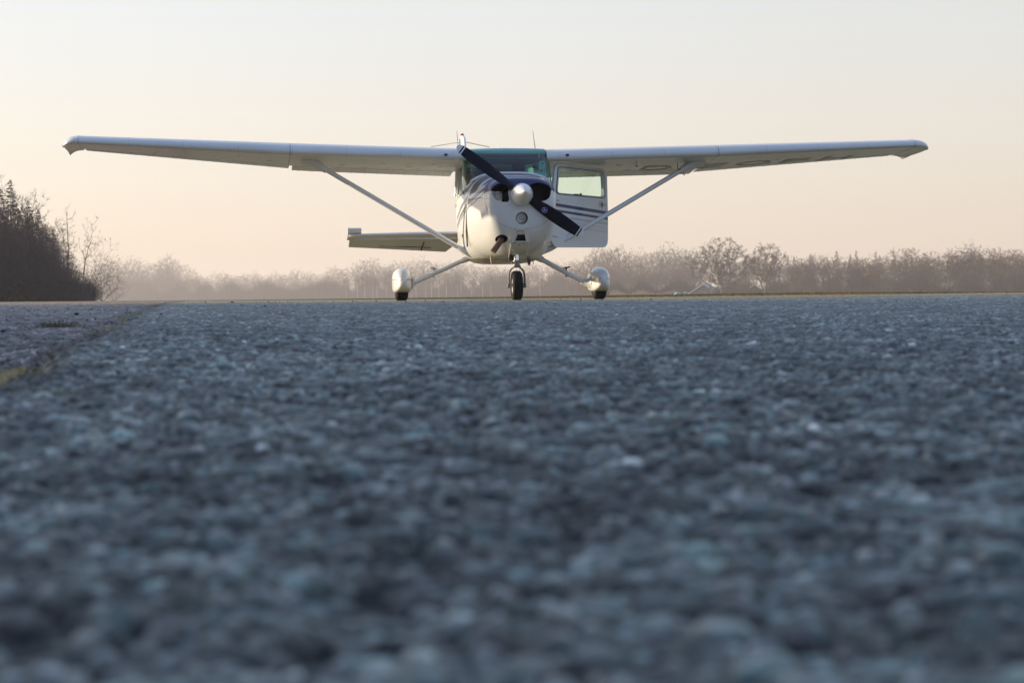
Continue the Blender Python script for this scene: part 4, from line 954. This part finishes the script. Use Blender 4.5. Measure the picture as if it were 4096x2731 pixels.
def deciduous(seed, H=10, rx=.24, z0=.22, ntip=300, trunk=.6, stems=1, r=.14, twl=.55, tww=.022, ntw=7, leafy=0, tm=None, cm=None, name='bare_tree', lean=0., shell=.45, pen=.28, sag=.06, top=1.0, wob=.10, mid=1):
    """bare tree: tips spread through an egg-shaped crown, each joined to the nearest limb already grown"""
    rg = random.Random(seed); nr = np.random.default_rng(seed); P = []; par = []; dep = []
    def node(p, q):
        P.append(np.array(p, float)); par.append(q); dep.append(0 if q < 0 else dep[q]+float(np.linalg.norm(P[-1]-P[q]))); return len(P)-1
    chains = []
    for s in range(stems):
        a = 2*math.pi*(s+.3*rg.random())/stems+seed; out = (0 if stems == 1 else rx*H*.55)
        q = node((0, 0, 0) if s == 0 else (math.cos(a)*r*.8, math.sin(a)*r*.8, 0), -1); ch = [q]; n = max(4, int(trunk*H/.45)); x = y = 0
        for i in range(1, n+1):
            t = i/n; x += rg.gauss(0, wob*.35); y += rg.gauss(0, wob*.35)
            q = node((P[ch[0]][0]+x+math.cos(a)*out*t**1.3+lean*H*t**1.4, P[ch[0]][1]+y+math.sin(a)*out*t**1.3, trunk*H*t*(1-.06*s)), q); ch.append(q)
        chains.append(ch)
    zc, rz = (z0+top)/2*H, (top-z0)/2*H; tips = []
    bumps = [(nr.normal(size=3), rg.uniform(.75, 1.12)) for _ in range(9)]
    while len(tips) < ntip:
        v = nr.normal(size=3); v /= np.linalg.norm(v); k = max(bumps, key=lambda b_: float(v@b_[0])/np.linalg.norm(b_[0]))[1]
        rad = (rg.random()**shell)*k; w = 1.0 if v[2] > 0 else .85
        tips.append(np.array((v[0]*rad*rx*H*w+lean*H*.8, v[1]*rad*rx*H*w, zc+v[2]*rad*rz)))
    base = np.array((0, 0, z0*H*.7)); tips.sort(key=lambda p: float(np.linalg.norm(p-base)))
    ends = []
    for p in tips:
        A = np.array(P); D = np.linalg.norm(A-p, axis=1); dz = A[:, 2]-p[2]
        cost = D*(1+.9*np.clip(dz/np.maximum(D, .01), 0, 1))+pen*np.array(dep)+np.where(A[:, 2] < z0*H*.45, 3, 0)
        j = int(np.argmin(cost)); d = p-P[j]; L = float(np.linalg.norm(d))
        if L < .12: continue
        n = max(2, int(L/.35)); q = j; ch = [j]; side = nr.normal(size=3)*.05*L
        for i in range(1, n+1):
            t = i/n; pt = P[j]+d*t+side*math.sin(math.pi*t)+nr.normal(size=3)*.025*wob*10*(t < 1); pt[2] -= sag*L*math.sin(math.pi*t)*(1 if L > .8 else 0); q = node(pt, q); ch.append(q)
        chains.append(ch); ends.append(q)
    cnt = [0]*len(P)
    for e in ends:
        q = e
        while q >= 0: cnt[q] += 1; q = par[q]
    mx_ = max(cnt); rad = [max(.007, r*(c/mx_)**.52) for c in cnt]
    tr = MB(); cr = MB()
    for ch in chains:
        big_ = rad[ch[min(1, len(ch)-1)]] > .022
        rr_ = [min(rad[c], rad[ch[min(1, len(ch)-1)]]) for c in ch]; (tr if big_ else cr).tube([P[c] for c in ch], rr_, 6 if rr_[0] > .08 else (4 if big_ else 3), caps=False)
        if not big_ or True:
            for i, c in enumerate(ch[1:], 1):
                if rad[c] > .05: continue
                d = Vector(P[c]-P[ch[i-1]]).normalized(); tip_ = i == len(ch)-1
                twigs(cr, rg, Vector(P[c]), d, ntw if tip_ else mid, twl*(1 if tip_ else .8), tww, .42, .22)
                if leafy and i >= len(ch)-2: leaves(cr, rg, Vector(P[c]), leafy, .17, .082)
    e = empty(name, (0, 0, 0)); tr.build('trunk', tm or bark, e, auto=0); cr.build('crown', [cm or twig_m, leaf_m], e, smooth=False); return e
def conifer(seed, H=12, r=.15, wid=.17, name='spruce_tree', dens=1.0, cm=None):
    rg = random.Random(seed); tr = MB(); cr = MB(); tr.tube([(0, 0, 0), (.05, 0, H*.5), (0, .04, H)], [r, r*.6, .01], 6, caps=False)
    n = int(70*dens)
    for i in range(n):
        t = .05+.95*((i+rg.random())/n)**.9; z = H*t; L = H*wid*(1-t)**.8*rg.uniform(.75, 1.15)+.05
        for k in range(4):
            a = rg.random()*6.28; dd = Vector((math.cos(a), math.sin(a), rg.uniform(-.55, .15)))*rg.uniform(.7, 1.1); tip = Vector((0, 0, z))+dd*L
            for u in (.3, .5, .7, .85, 1.0):
                p = Vector((0, 0, z)).lerp(tip, u); p.z += .10*L*u*u
                twigs(cr, rg, p, dd, 5, .12+.30*L*(1.1-u), .05, .45, -.1)
            cr.mi[-1] = 0
    e = empty(name); tr.build('trunk', bark, e, auto=0); cr.build('crown', cm or needle, e, smooth=False); return e
def bush(seed, H=3.5, name='bush', n=22, cm=None):
    rg = random.Random(seed); cr = MB()
    for i in range(n):
        a = rg.random()*6.28; d = Vector((math.cos(a)*rg.uniform(.05, .6), math.sin(a)*rg.uniform(.05, .6), 1))
        pts, dirs = limb(cr, rg, Vector((math.cos(a)*.3, math.sin(a)*.3, 0)), d, H*rg.uniform(.6, 1), .03, .008, 6, .12, .02)
        for k in range(1, 7): twigs(cr, rg, pts[k], dirs[k], 9, H*.28, .032, .45)
    return cr.build(name, cm or twig_m, None, smooth=False)
def topy(tab, px): return float(np.interp(px, [a for a, _ in tab], [c for _, c in tab]))
HZ = lambda px: 1187-(px-2048)*ROLL
GZ = -.09
def place(proto, used, px, depth, topy_, H0, label, cat, group, rz, sx=1.0, cx=None):
    o = proto if proto not in used else copy_tree(proto)
    used.add(proto)
    h = max(.8, (HZ(px)-topy_)/FPX*depth-GZ+.03); s = h/H0
    o.location = (PW(px, depth), depth, GZ-.02); o.rotation_euler = (0, 0, rz); o.scale = (s*sx, s*sx, s)
    tag(o, label, cat, group); return o
used = set(); rt = random.Random(11)
slender = [deciduous(100+i, 10, .23+.03*(i%2), .18, 330, .72, r=.13, tm=bark_l, twl=.75, tww=.030) for i in range(4)]
multi = [deciduous(120+i, 10, .34, .12, 380, .5, stems=3, r=.10, tm=bark_l, twl=.75, tww=.030) for i in range(3)]
dome = [deciduous(130+i, 10, .48, .04, 460, .35, stems=5, r=.07, tm=bark_l, twl=1.1, tww=.034, ntw=8, mid=2) for i in range(3)]
birch = [deciduous(140+i, 10, .17, .28, 260, .8, r=.10, tm=bark_b, twl=.8, tww=.028, pen=.15, name='birch_tree') for i in range(3)]
alder = [deciduous(160+i, 10, .33, .14, 420, .62, r=.16, tm=bark, cm=twig_r, leafy=3, twl=.55, tww=.026, name='alder_tree', wob=.16) for i in range(4)]
bushes = [bush(180+i) for i in range(3)]
far_spruce = [conifer(200+i, 12, .14, .20) for i in range(3)]
# --- the hazy row in the distance, from the left forest to behind the aircraft
T_FAR = [(380, 1060), (434, 1019), (480, 1035), (535, 1025), (600, 1040), (672, 1017), (744, 1049), (800, 1085), (821, 1097), (881, 1073), (940, 1096), (1059, 1077), (1130, 1083), (1214, 1077), (1280, 1085), (1351, 1061), (1471, 1025), (1540, 1050), (1631, 1036), (1690, 1030), (1772, 1030), (1900, 1050), (2100, 1045), (2300, 1035), (2390, 985), (2443, 960), (2530, 1008), (2580, 980), (2640, 985), (2688, 966), (2746, 957), (2800, 1000)]
def row(p0, p1, step, dep, tab, protos, H0, label, cat, group, lower=0., jit=.5, sx=(1.0, 1.3)):
    px = p0
    while px < p1:
        q = px+rt.uniform(-jit, jit)*step; pr = rt.choice(protos)
        ty = topy(tab, q); base = HZ(q); ty = base-(base-ty)*(1-lower)*rt.uniform(.86, 1.03)
        place(pr, used, q, dep*rt.uniform(.94, 1.06), ty, H0, label, cat, group, rt.random()*6.28, rt.uniform(*sx)); px += step
row(395, 1380, 26, 1080, T_FAR, slender+multi, 10, 'bare hazy tree in the pale distant row left of the aircraft', 'tree', 'bare trees in the distance left of the aircraft', sx=(1.1, 1.5))
row(395, 1380, 28, 1020, T_FAR, dome, 10, 'low bare hazy tree at the foot of the pale distant row left of the aircraft', 'tree', 'low bare trees in front of the distant row on the left', lower=.38, sx=(1.2, 1.6))
row(1400, 2300, 28, 880, T_FAR, slender+multi+dome[:1], 10, 'bare winter tree in the hazy row right behind the aircraft', 'tree', 'bare trees behind the aircraft', sx=(1.0, 1.4))
row(1400, 2450, 30, 700, T_FAR, birch, 10, 'slim pale-trunked tree under the hazy row behind the aircraft', 'tree', 'pale-trunked young trees behind the aircraft', lower=.35, sx=(.9, 1.2))
row(2320, 2790, 27, 620, T_FAR, slender+multi, 10, 'bare winter tree between the open aircraft door and the broad spreading tree', 'tree', 'bare trees between the aircraft door and the spreading tree', sx=(.9, 1.2))
row(2320, 2790, 26, 570, T_FAR, dome, 10, 'low bare bushy tree between the aircraft door and the broad spreading tree', 'tree', 'low bushy trees between the aircraft door and the spreading tree', lower=.42, sx=(1.1, 1.4))
# --- right-hand wood: spruces behind, alders in front
T_SP = [(2990, 1022), (3142, 1012), (3251, 1000), (3290, 1018), (3330, 998), (3380, 1016), (3424, 1000), (3553, 998), (3700, 1015), (4100, 1005), (4300, 1000)]
row(2960, 4330, 44, 560, T_SP, far_spruce, 12, 'pointed dark conifer rising behind the brown alders on the right', 'tree', 'conifers behind the alders on the right', sx=(.9, 1.3))
row(2880, 4330, 32, 520, [(2880, 1020), (3300, 1022), (4300, 1000)], slender+multi+dome[:1], 10, 'bare pale tree standing between the conifers and the alders on the right', 'tree', 'bare pale trees behind the alders on the right', sx=(1.1, 1.4))
T_AL = [(2880, 1050), (3130, 1060), (3180, 1030), (3260, 1010), (3330, 1015), (3450, 1010), (3540, 1020), (3625, 955), (3700, 985), (3770, 955), (3830, 985), (3885, 965), (3986, 985), (4087, 985), (4300, 980)]
row(3150, 4330, 50, 410, T_AL, alder, 10, 'brown alder with reddish twigs in the front row at the right edge of the photo', 'tree', 'brown alders along the right of the field', sx=(1.0, 1.25))
row(2900, 4330, 40, 400, T_AL, dome+alder[:1], 10, 'low scrubby tree at the foot of the brown alders on the right', 'tree', 'scrubby trees under the alders', lower=.5, sx=(1.1, 1.5))
# named individuals
big = deciduous(301, 10, .62, .10, 620, .34, stems=4, r=.20, tm=bark, cm=twig_d, leafy=13, twl=.4, tww=.022, shell=.33, name='spreading_tree', wob=.2, sag=.09)
place(big, used, 2888, 375, 948, 10.2, 'broad spreading tree with dark leafy twigs beside the small shed', 'tree', None, .4, 1.08)
sec = deciduous(305, 10, .44, .16, 480, .45, stems=2, r=.17, tm=bark, cm=twig_d, leafy=11, twl=.4, tww=.022, shell=.33, name='spreading_tree', wob=.2)
place(sec, used, 3060, 385, 974, 10.1, 'smaller spreading leafy tree just right of the broad tree by the shed', 'tree', None, 1.4, 1.0)
pt = deciduous(307, 10, .20, .12, 340, .95, r=.13, tm=bark, cm=twig_d, twl=.5, tww=.022, name='bare_tree')
place(pt, used, 3885, 395, 952, 10, 'tall pointed bare tree with straight trunk rising above the alders at far right', 'tree', None, 2.1, 1.0)
# --- dark forest edge on the left
T_L = [(-700, 560), (-300, 640), (0, 770), (60, 800), (103, 800), (165, 860), (206, 920), (255, 990), (310, 1035), (378, 1095), (430, 1150)]
dsl = [deciduous(320+i, 10, .20, .06, 420, .85, r=.09, tm=bark_l if i else bark_b, cm=twig_d, twl=.55, tww=.018, ntw=8, mid=2, pen=.15, name='birch_tree') for i in range(3)]
dmu = [deciduous(330+i, 10, .38, .03, 520, .45, stems=5, r=.06, tm=bark, cm=twig_d, twl=.7, tww=.020, ntw=8, mid=2, name='thicket_tree') for i in range(2)]
dsp = [conifer(340+i, 12, .14, .16) for i in range(2)]
def lrow(p0, p1, step, d0, d1, protos, H0, label, cat, group, lower=0., sx=(.9, 1.2), rise=0):
    px = p0
    while px < p1:
        q = px+rt.uniform(-.5, .5)*step; dep = np.interp(q, [-300, 400], [d0, d1])*rt.uniform(.96, 1.04)
        ty = topy(T_L, q)+rise; base = HZ(q); ty = base-(base-ty)*(1-lower)*rt.uniform(.9, 1.05)
        place(rt.choice(protos), used, q, dep, ty, H0, label, cat, group, rt.random()*6.28, rt.uniform(*sx)); px += step
lrow(-500, 250, 62, 105, 135, dsp, 12, 'dark spruce standing in the second line of the left forest edge', 'tree', 'spruces of the left forest', sx=(1.2, 1.6), rise=-5)
lrow(-500, 300, 26, 92, 123, dsl, 10, 'slim leafless birch in front of the dark spruces at left', 'tree', 'birches of the left forest edge', sx=(1.0, 1.4), rise=-10)
lrow(-500, 385, 20, 85, 117, dmu, 10, 'dense dark multi-stemmed thicket tree at the foot of the left forest', 'tree', 'thicket at the left forest edge', lower=.25, sx=(1.3, 1.9))
lrow(-500, 395, 22, 78, 112, dmu, 10, 'low dark twiggy thicket tree in front of the left forest', 'tree', 'low thicket before the left forest', lower=.55, sx=(1.8, 2.6))
for seed, px, ty, dep, lab, kk in ((401, 10, 692, 103, 'feathery bare larch whose top is the highest at the left edge', dict(rx=.16, z0=.1, ntip=260, trunk=.97, r=.10, pen=.05)),
    (403, 272, 812, 107, 'thin bare tree with one upright stem left of the two leaning ones', dict(rx=.12, z0=.3, ntip=70, trunk=.93, r=.08, ntw=4)),
    (404, 322, 850, 106, 'bare tree leaning right with forked crooked branches at the forest end', dict(rx=.18, z0=.35, ntip=60, trunk=.8, r=.06, ntw=5, lean=.14, wob=.14)),
    (405, 350, 930, 105, 'lowest bare leaning tree whose boughs reach right over the pale trees', dict(rx=.34, z0=.12, ntip=190, trunk=.6, r=.05, ntw=6, lean=.26, wob=.15)),
    (406, 104, 735, 109, 'fine-twigged round bare crown showing above the spruces at left', dict(rx=.22, z0=.3, ntip=260, trunk=.6, stems=2, r=.08, ntw=8)),
    (407, 222, 848, 108, 'small upright bare crown above the dark slope of the left forest', dict(rx=.18, z0=.3, ntip=200, trunk=.7, r=.08, ntw=8)),
    (408, 415, 1020, 128, 'low rounded dark shrubby tree at the right end of the left forest', dict(rx=.6, z0=.03, ntip=420, trunk=.3, stems=5, r=.08, ntw=7)),
    (409, 455, 1110, 190, 'low purple-grey bush between the left forest and the distant row', dict(rx=.9, z0=.02, ntip=420, trunk=.3, stems=5, r=.08, ntw=7))):
    t = deciduous(seed, 10, tww=.018, twl=.55, cm=twig_d, tm=bark, name='bare_tree', **kk)
    place(t, used, px, dep, ty, 10.0, lab, 'tree', None, 0, 1.0)
for px, ty, lab in ((48, 718, 'pointed dark spruce top second from the left edge of the photo'), (118, 800, 'dark spruce in front of the round bare crown at left'), (160, 835, 'dark spruce halfway down the sloping skyline of the left forest')):
    place(dsp[0], used, px, 109, ty, 12, lab, 'tree', None, rt.random()*6.28, 1.1)
# --- unseen spruces beyond the left edge of the frame: they throw the shade over the near runway
shp = conifer(500, 14, .2, .24, dens=1.6)
k = 0
for y in np.arange(-1, 30.8, 1.6):
    for xx in (-33.0, -35.2):
        o = shp if k == 0 else copy_tree(shp); k += 1
        o.location = (xx+rt.uniform(-.5, .5), y+rt.uniform(-.4, .4), -.2); o.rotation_euler = (0, 0, rt.random()*6.28); s = rt.uniform(.95, 1.15); o.scale = (s*1.15, s*1.15, s)
        tag(o, 'added unseen spruce beyond the left edge that shades the near runway', 'tree', 'added unseen spruces that shade the near runway')
ORD = ['first', 'second', 'third', 'fourth', 'fifth', 'sixth', 'seventh', 'eighth', 'ninth', 'tenth', 'eleventh', 'twelfth', 'thirteenth', 'fourteenth', 'fifteenth', 'sixteenth', 'seventeenth', 'eighteenth', 'nineteenth', 'twentieth', 'twenty-first', 'twenty-second', 'twenty-third', 'twenty-fourth', 'twenty-fifth']
for grp, txt in (('brown alders along the right of the field', '%s brown alder to the right of the two leafy spreading trees'), ('bare trees between the aircraft door and the spreading tree', '%s bare tree counting right from the open aircraft door'),
                 ('conifers behind the alders on the right', None)):
    if txt:
        for i, o in enumerate(sorted([o for o in C.objects if o.get('group') == grp], key=lambda o: o.location.x/o.location.y)): o['label'] = txt % ORD[min(i, 24)]
for p in slender+multi+dome+birch+alder+dsl+dmu+dsp+far_spruce:
    if p not in used:
        for c in [c for c in C.objects if c.parent == p]: bpy.data.objects.remove(c)
        bpy.data.objects.remove(p)
for i, (px, d, h, lab) in enumerate(((3640, 385, 1.0, 'low reddish bush with upright twigs under the alders, middle one'), (3952, 380, 1.7, 'reddish bush with fanned upright twigs at the far right'), (4040, 384, 1.5, 'reddish twiggy bush nearest the right edge'))):
    o = bushes[i]; o.data.materials[0] = mat('bush_red', (.26, .13, .08), .9, var=.3, scale=.8); o.name = 'bush'
    place(o, used, px, d, HZ(px)-h*FPX/d, 3.3, lab, 'bush', None, i*1.3, .8)
# --- undergrowth: a mass of stems nobody could count
def undergrowth(name, px0, px1, dep0, dep1, n, h0, h1, m, w, label):
    rg = random.Random(px0+77); b = MB()
    for i in range(n):
        px = rg.uniform(px0, px1); f = (px-px0)/(px1-px0); d = (dep0+(dep1-dep0)*f)*rg.uniform(.965, 1.035)
        H = rg.uniform(h0, h1)*(.5+.5*math.sin(px*.021+1.3*math.sin(px*.0077))**2); x = PW(px, d); l = Vector((rg.gauss(0, .12), rg.gauss(0, .1), 1))*H
        k = len(b.v); b.v += [(x-w/2, d, GZ-.1), (x+w/2, d+.02, GZ-.1), (x+l.x, d+l.y, GZ+l.z)]; b.f.append((k, k+1, k+2)); b.mi.append(0)
    o = b.build(name, m, None, smooth=False); tag(o, label, 'undergrowth', kind='stuff')
undergrowth('undergrowth', 380, 2500, 1000, 640, 26000, 2, 9.0, twig_m, .18, 'pale tangle of bare stems along the foot of the distant trees')
undergrowth('undergrowth', 2400, 4330, 450, 395, 20000, .8, 4.0, twig_m, .09, 'brown tangle of bare stems under the trees on the right')
undergrowth('undergrowth', -500, 380, 78, 112, 9000, .3, 1.3, twig_d, .025, 'dark tangle of stems at the foot of the left forest')
reedm = mat('dry_reed', (.42, .30, .17), .9, var=.3, scale=.6)
undergrowth('dry_reeds', 2440, 2700, 400, 400, 2500, .5, 1.5, reedm, .06, 'pale dry reeds in front of the bushes left of the shed')
undergrowth('dry_reeds', 3050, 4330, 372, 372, 2600, .2, .8, reedm, .05, 'straw-coloured dry grass along the foot of the alders')
# --- verge behind the runway
vergem = mat('verge_soil', (.085, .075, .03), .95, var=.4, scale=1.2, col2=(.20, .15, .06))
vz = lambda x, y: float(np.interp(y, [38, 42, 60, 75, 92], [-.06, -.02, .02, .03, -.05]))+float(np.interp(x, [-14, 2, 10, 30], [-.03, 0.0, .035, .03]))
sheet('verge', list(np.linspace(-16, 44, 61)), list(np.linspace(38, 92, 28)), vz, vergem)
def grass(name, n, fx, fy, hh, m, w, label, zf):
    rg = random.Random(9); b = MB()
    for i in range(n):
        x, y = fx(rg), fy(rg); h = hh(rg, x, y)
        if h <= 0: continue
        z = zf(x, y)-.01; a = rg.uniform(-.5, .5)*h; k = len(b.v)
        b.v += [(x-w/2, y, z), (x+w/2, y+rg.uniform(-w, w), z), (x+a, y+rg.uniform(-.3, .3)*h, z+h)]; b.f.append((k, k+1, k+2)); b.mi.append(0)
    o = b.build(name, m, None, smooth=False); tag(o, label, 'grass', kind='stuff')
gm1 = mat('grass_olive', (.15, .125, .055), .9, var=.35, scale=.8); gm2 = mat('grass_straw', (.50, .33, .13), .9, var=.3, scale=1.5)
hx = lambda x: float(np.interp(x, [-10, -3, 2, 8, 14, 22], [.015, .035, .06, .085, .05, .03]))
grass('grass', 42000, lambda r: r.uniform(-12, 24), lambda r: r.uniform(52, 72), lambda r, x, y: hx(x)*r.uniform(.25, 1.0), gm1, .014, 'short olive grass on the verge behind the runway', vz)
grass('dry_grass', 24000, lambda r: r.uniform(-3, 22), lambda r: r.uniform(42, 50), lambda r, x, y: hx(x)*r.uniform(.2, .8)*(1 if math.sin(x*1.3)+math.sin(x*.5) > -.6 else .4), gm2, .010, 'straw-coloured grass along the runway edge', vz)
# --- tuft, moss and stones on the paving
def gz(x, y): return float(g0(y))+float(gx(x))
b = MB(); rg = random.Random(4); ty = 9.3; x0_, x1_ = PW(150, ty), PW(300, ty)
for i in range(240):
    x = rg.gauss((x0_+x1_)/2, .045); y = ty+rg.gauss(0, .02); h = rg.uniform(.008, .034); l = (x-(x0_+x1_)/2)*.35-abs(rg.gauss(0, .012)); k = len(b.v)
    b.v += [(x-.0012, y, gz(x, y)-.004), (x+.0012, y, gz(x, y)-.004), (x+l, y+rg.gauss(0, .008), gz(x, y)+h)]; b.f.append((k, k+1, k+2)); b.mi.append(0)
o = b.build('grass_tuft', mat('tuft', (.13, .10, .05), .9, var=.3, scale=20), None, smooth=False); tag(o, 'dry brown grass tuft growing from the left paving', 'grass tuft')
stm = mat('loose_stone', (.035, .035, .042), .8, var=.5, scale=60, bump=.3, bscale=200)
def stone_mesh(seed):
    rg = random.Random(seed); bm = bmesh.new(); bmesh.ops.create_icosphere(bm, subdivisions=2, radius=1)
    for v in bm.verts: v.co *= 1+rg.uniform(-.22, .22); v.co.z *= .62
    me = bpy.data.meshes.new('stone'); bm.to_mesh(me); bm.free(); me.materials.append(stm); return me
sm = [stone_mesh(i) for i in range(4)]
def stone(px, py, rpx, label, group):
    # walk along the ray until it meets the runway
    y = 3.0
    o_, d = ray(px, py)
    while y < 26 and (ZC+d.z/d.y*y) > gz(d.x/d.y*y, y): y += .05
    x = d.x/d.y*y; r = rpx/FPX*y; o = bpy.data.objects.new('stone', sm[rt.randrange(4)]); C.objects.link(o)
    o.location = (x, y, gz(x, y)+r*.35); o.scale = (r, r, r); o.rotation_euler = (0, 0, rt.random()*6.28); tag(o, label, 'stone', group)
stone(306, 1258, 9, 'largest dark stone on the left paving, beyond the dry tuft', None)
stone(12, 1328, 9, 'dark stone on the left paving touching the left edge of the photo', None)
stone(250, 1284, 5, 'small dark stone just behind the dry grass tuft', None)
stone(381, 1278, 6, 'dark stone beside the joint between the two pavings', None)
stone(448, 1292, 5, 'dark stone on the right side of the paving joint', None)
stone(645, 1258, 5, 'small dark stone on the grey paving right of the joint, apart from others', None)
stone(1976, 1254, 5, 'small dark stone on the runway in front of the nose wheel', None)
for i in range(26): stone(rt.uniform(20, 540), rt.uniform(1232, 1300), rt.uniform(2, 4.5), 'tiny dark stone scattered over the left paving', 'tiny stones on the left paving')
for i in range(90): stone(rt.uniform(620, 4050), 1194+rt.random()**1.8*75, rt.uniform(1.8, 4.2), 'tiny dark stone scattered over the runway before the aircraft', 'tiny stones on the runway')
b = MB(); rg = random.Random(14)
for i in range(260):
    y = rg.uniform(4.1, 5.2); x = float(SEAM(y))-.02+rg.gauss(0, .016); h = rg.uniform(.003, .013)*(1.2 if y < 5 else .7)*(1 if math.sin(y*7)+math.sin(y*17.3) > -.5 else .25); k = len(b.v)
    b.v += [(x-.0018, y, gz(x, y)-.012), (x+.0018, y, gz(x, y)-.012), (x+rg.gauss(0, .010), y+rg.gauss(0, .008), gz(x, y)-.006+h)]; b.f.append((k, k+1, k+2)); b.mi.append(0)
for i in range(50):
    y = rg.choice((8.9, 11.2, 13.4))+rg.gauss(0, .22); x = float(SEAM(y))+rg.gauss(0, .03); h = rg.uniform(.004, .014); k = len(b.v)
    b.v += [(x-.003, y, gz(x, y)-.01), (x+.003, y, gz(x, y)-.01), (x+rg.gauss(0, .01), y, gz(x, y)-.004+h)]; b.f.append((k, k+1, k+2)); b.mi.append(0)
o = b.build('joint_grass', mat('joint_straw', (.52, .40, .20), .9, var=.4, scale=25), None, smooth=False); tag(o, 'short yellow dry grass growing in the joint between the pavings', 'grass', kind='stuff')
# --- sheds and tarpaulins by the wood
def shed(px, py, dep, w1, w2, h, ln, rz, names, label, wc=(.42, .35, .28)):
    e = empty('shed', (PW(px, dep), dep, GZ), rz); tag(e, label, 'shed')
    wallm = mat('shed_wall', wc, .8, var=.2, scale=2); boards = mat('fascia', (.85, .80, .70), .6); roofm = mat('shed_roof', (.16, .18, .22), .6, var=.2, scale=1.5)
    hl, hr = h-w1*.62, h-w2*.62
    b = MB(); b.prism([(-w1*.9, 0, 0), (w2*.9, 0, 0), (w2*.9, 0, hr+.06), (0, 0, h-.06), (-w1*.9, 0, hl+.06)], (0, .08, 0)); b.build('wall', wallm, e, smooth=False)
    b = MB(); b.box((w2*.9-.04, ln/2, hr/2), (.08, ln, hr)); b.build('side_wall', wallm, e, smooth=False)
    b = MB(); b.prism([(0, -.25, h), (-w1, -.25, hl), (-w1, -.25, hl-.06), (0, -.25, h-.06)], (0, ln+.3, 0)); b.build('roof', roofm, e, smooth=False)
    b = MB(); b.prism([(0.005, -.25, h), (w2, -.25, hr), (w2, -.25, hr-.06), (0.005, -.25, h-.06)], (0, ln+.3, 0)); b.build('roof', roofm, e, smooth=False)
    for (xa, za, xb, zb) in ((0, h+.02, -w1, hl+.02), (0, h+.02, w2, hr+.02)):
        b = MB(); b.prism([(xa, -.30, za), (xb, -.30, zb), (xb, -.30, zb-.19), (xa, -.30, za-.19)], (0, .045, 0)); b.build('fascia_board', boards, e, smooth=False)
shed(2817, 1135, 300, 2.1, .78, 1.72, 3.0, R(-14), None, 'small shed with pale roof edge at the foot of the spreading tree')
shed(3019, 1126, 392, .9, .9, 2.0, 2.0, R(-8), None, 'small far hut half hidden in scrub right of the spreading tree', (.10, .075, .055))
for px, wpx, lab in ((2712, 32, 'green tarpaulin-covered heap, left of the pair beside the shed'), (2745, 32, 'green tarpaulin-covered heap touching the shed')):
    d = 308; rg = random.Random(px); b = MB(); w = wpx/FPX*d/2; rings = []
    for t, s in ((0, 1.0), (.35, .96), (.7, .75), (.93, .42), (1, .08)): rings.append([(w*s*math.cos(a)*rg.uniform(.94, 1.05), w*s*math.sin(a)*rg.uniform(.94, 1.05), .62*t) for a in np.linspace(0, 2*math.pi, 15)[:-1]])
    b.loft(rings); o = b.build('covered_heap', mat('tarp', (.20, .33, .28), .5, var=.2, scale=3), None); o.location = (PW(px, d), d, GZ+.05); tag(o, lab, 'tarpaulin heap')
b = MB(); o = bpy.data.objects.new('stone', sm[1].copy()); C.objects.link(o); o.data.materials[0] = mat('pale_stone', (.55, .42, .33), .8); o.location = (PW(2667, 41), 41, vz(2.9, 41)+.02); o.scale = (.032, .03, .03); tag(o, 'pale stone lying at the runway edge right of the aircraft', 'stone')
# --- far paving on the left
sheet('taxiway', [-400, -100, -40, -20, -8], [69.5, 110, 160, 220, 300], lambda x, y: -.05 if y > 70 else -.06, concrete)
# ------------------------------------------------------------ haze
b = MB(); b.box((0, 550, 9.0), (2500, 1560, 20.6)); hz = b.build('haze', [], None, smooth=False) if False else None
me = bpy.data.meshes.new('haze'); me.from_pydata(b.v, [], b.f); bm = bmesh.new(); bm.from_mesh(me); bmesh.ops.recalc_face_normals(bm, faces=bm.faces); bm.to_mesh(me); bm.free()
hz = bpy.data.objects.new('haze', me); C.objects.link(hz)
hm = bpy.data.materials.new('haze'); hm.use_nodes = True; hm.node_tree.nodes.clear()
ho = hm.node_tree.nodes.new('ShaderNodeOutputMaterial'); hv = hm.node_tree.nodes.new('ShaderNodeVolumePrincipled')
hv.inputs['Color'].default_value = (1.0, .92, .89, 1); hv.inputs['Density'].default_value = .00055; hv.inputs['Anisotropy'].default_value = .3
hm.node_tree.links.new(hv.outputs[0], ho.inputs['Volume']); me.materials.append(hm); tag(hz, 'pale winter haze over the airfield', 'haze', kind='stuff')
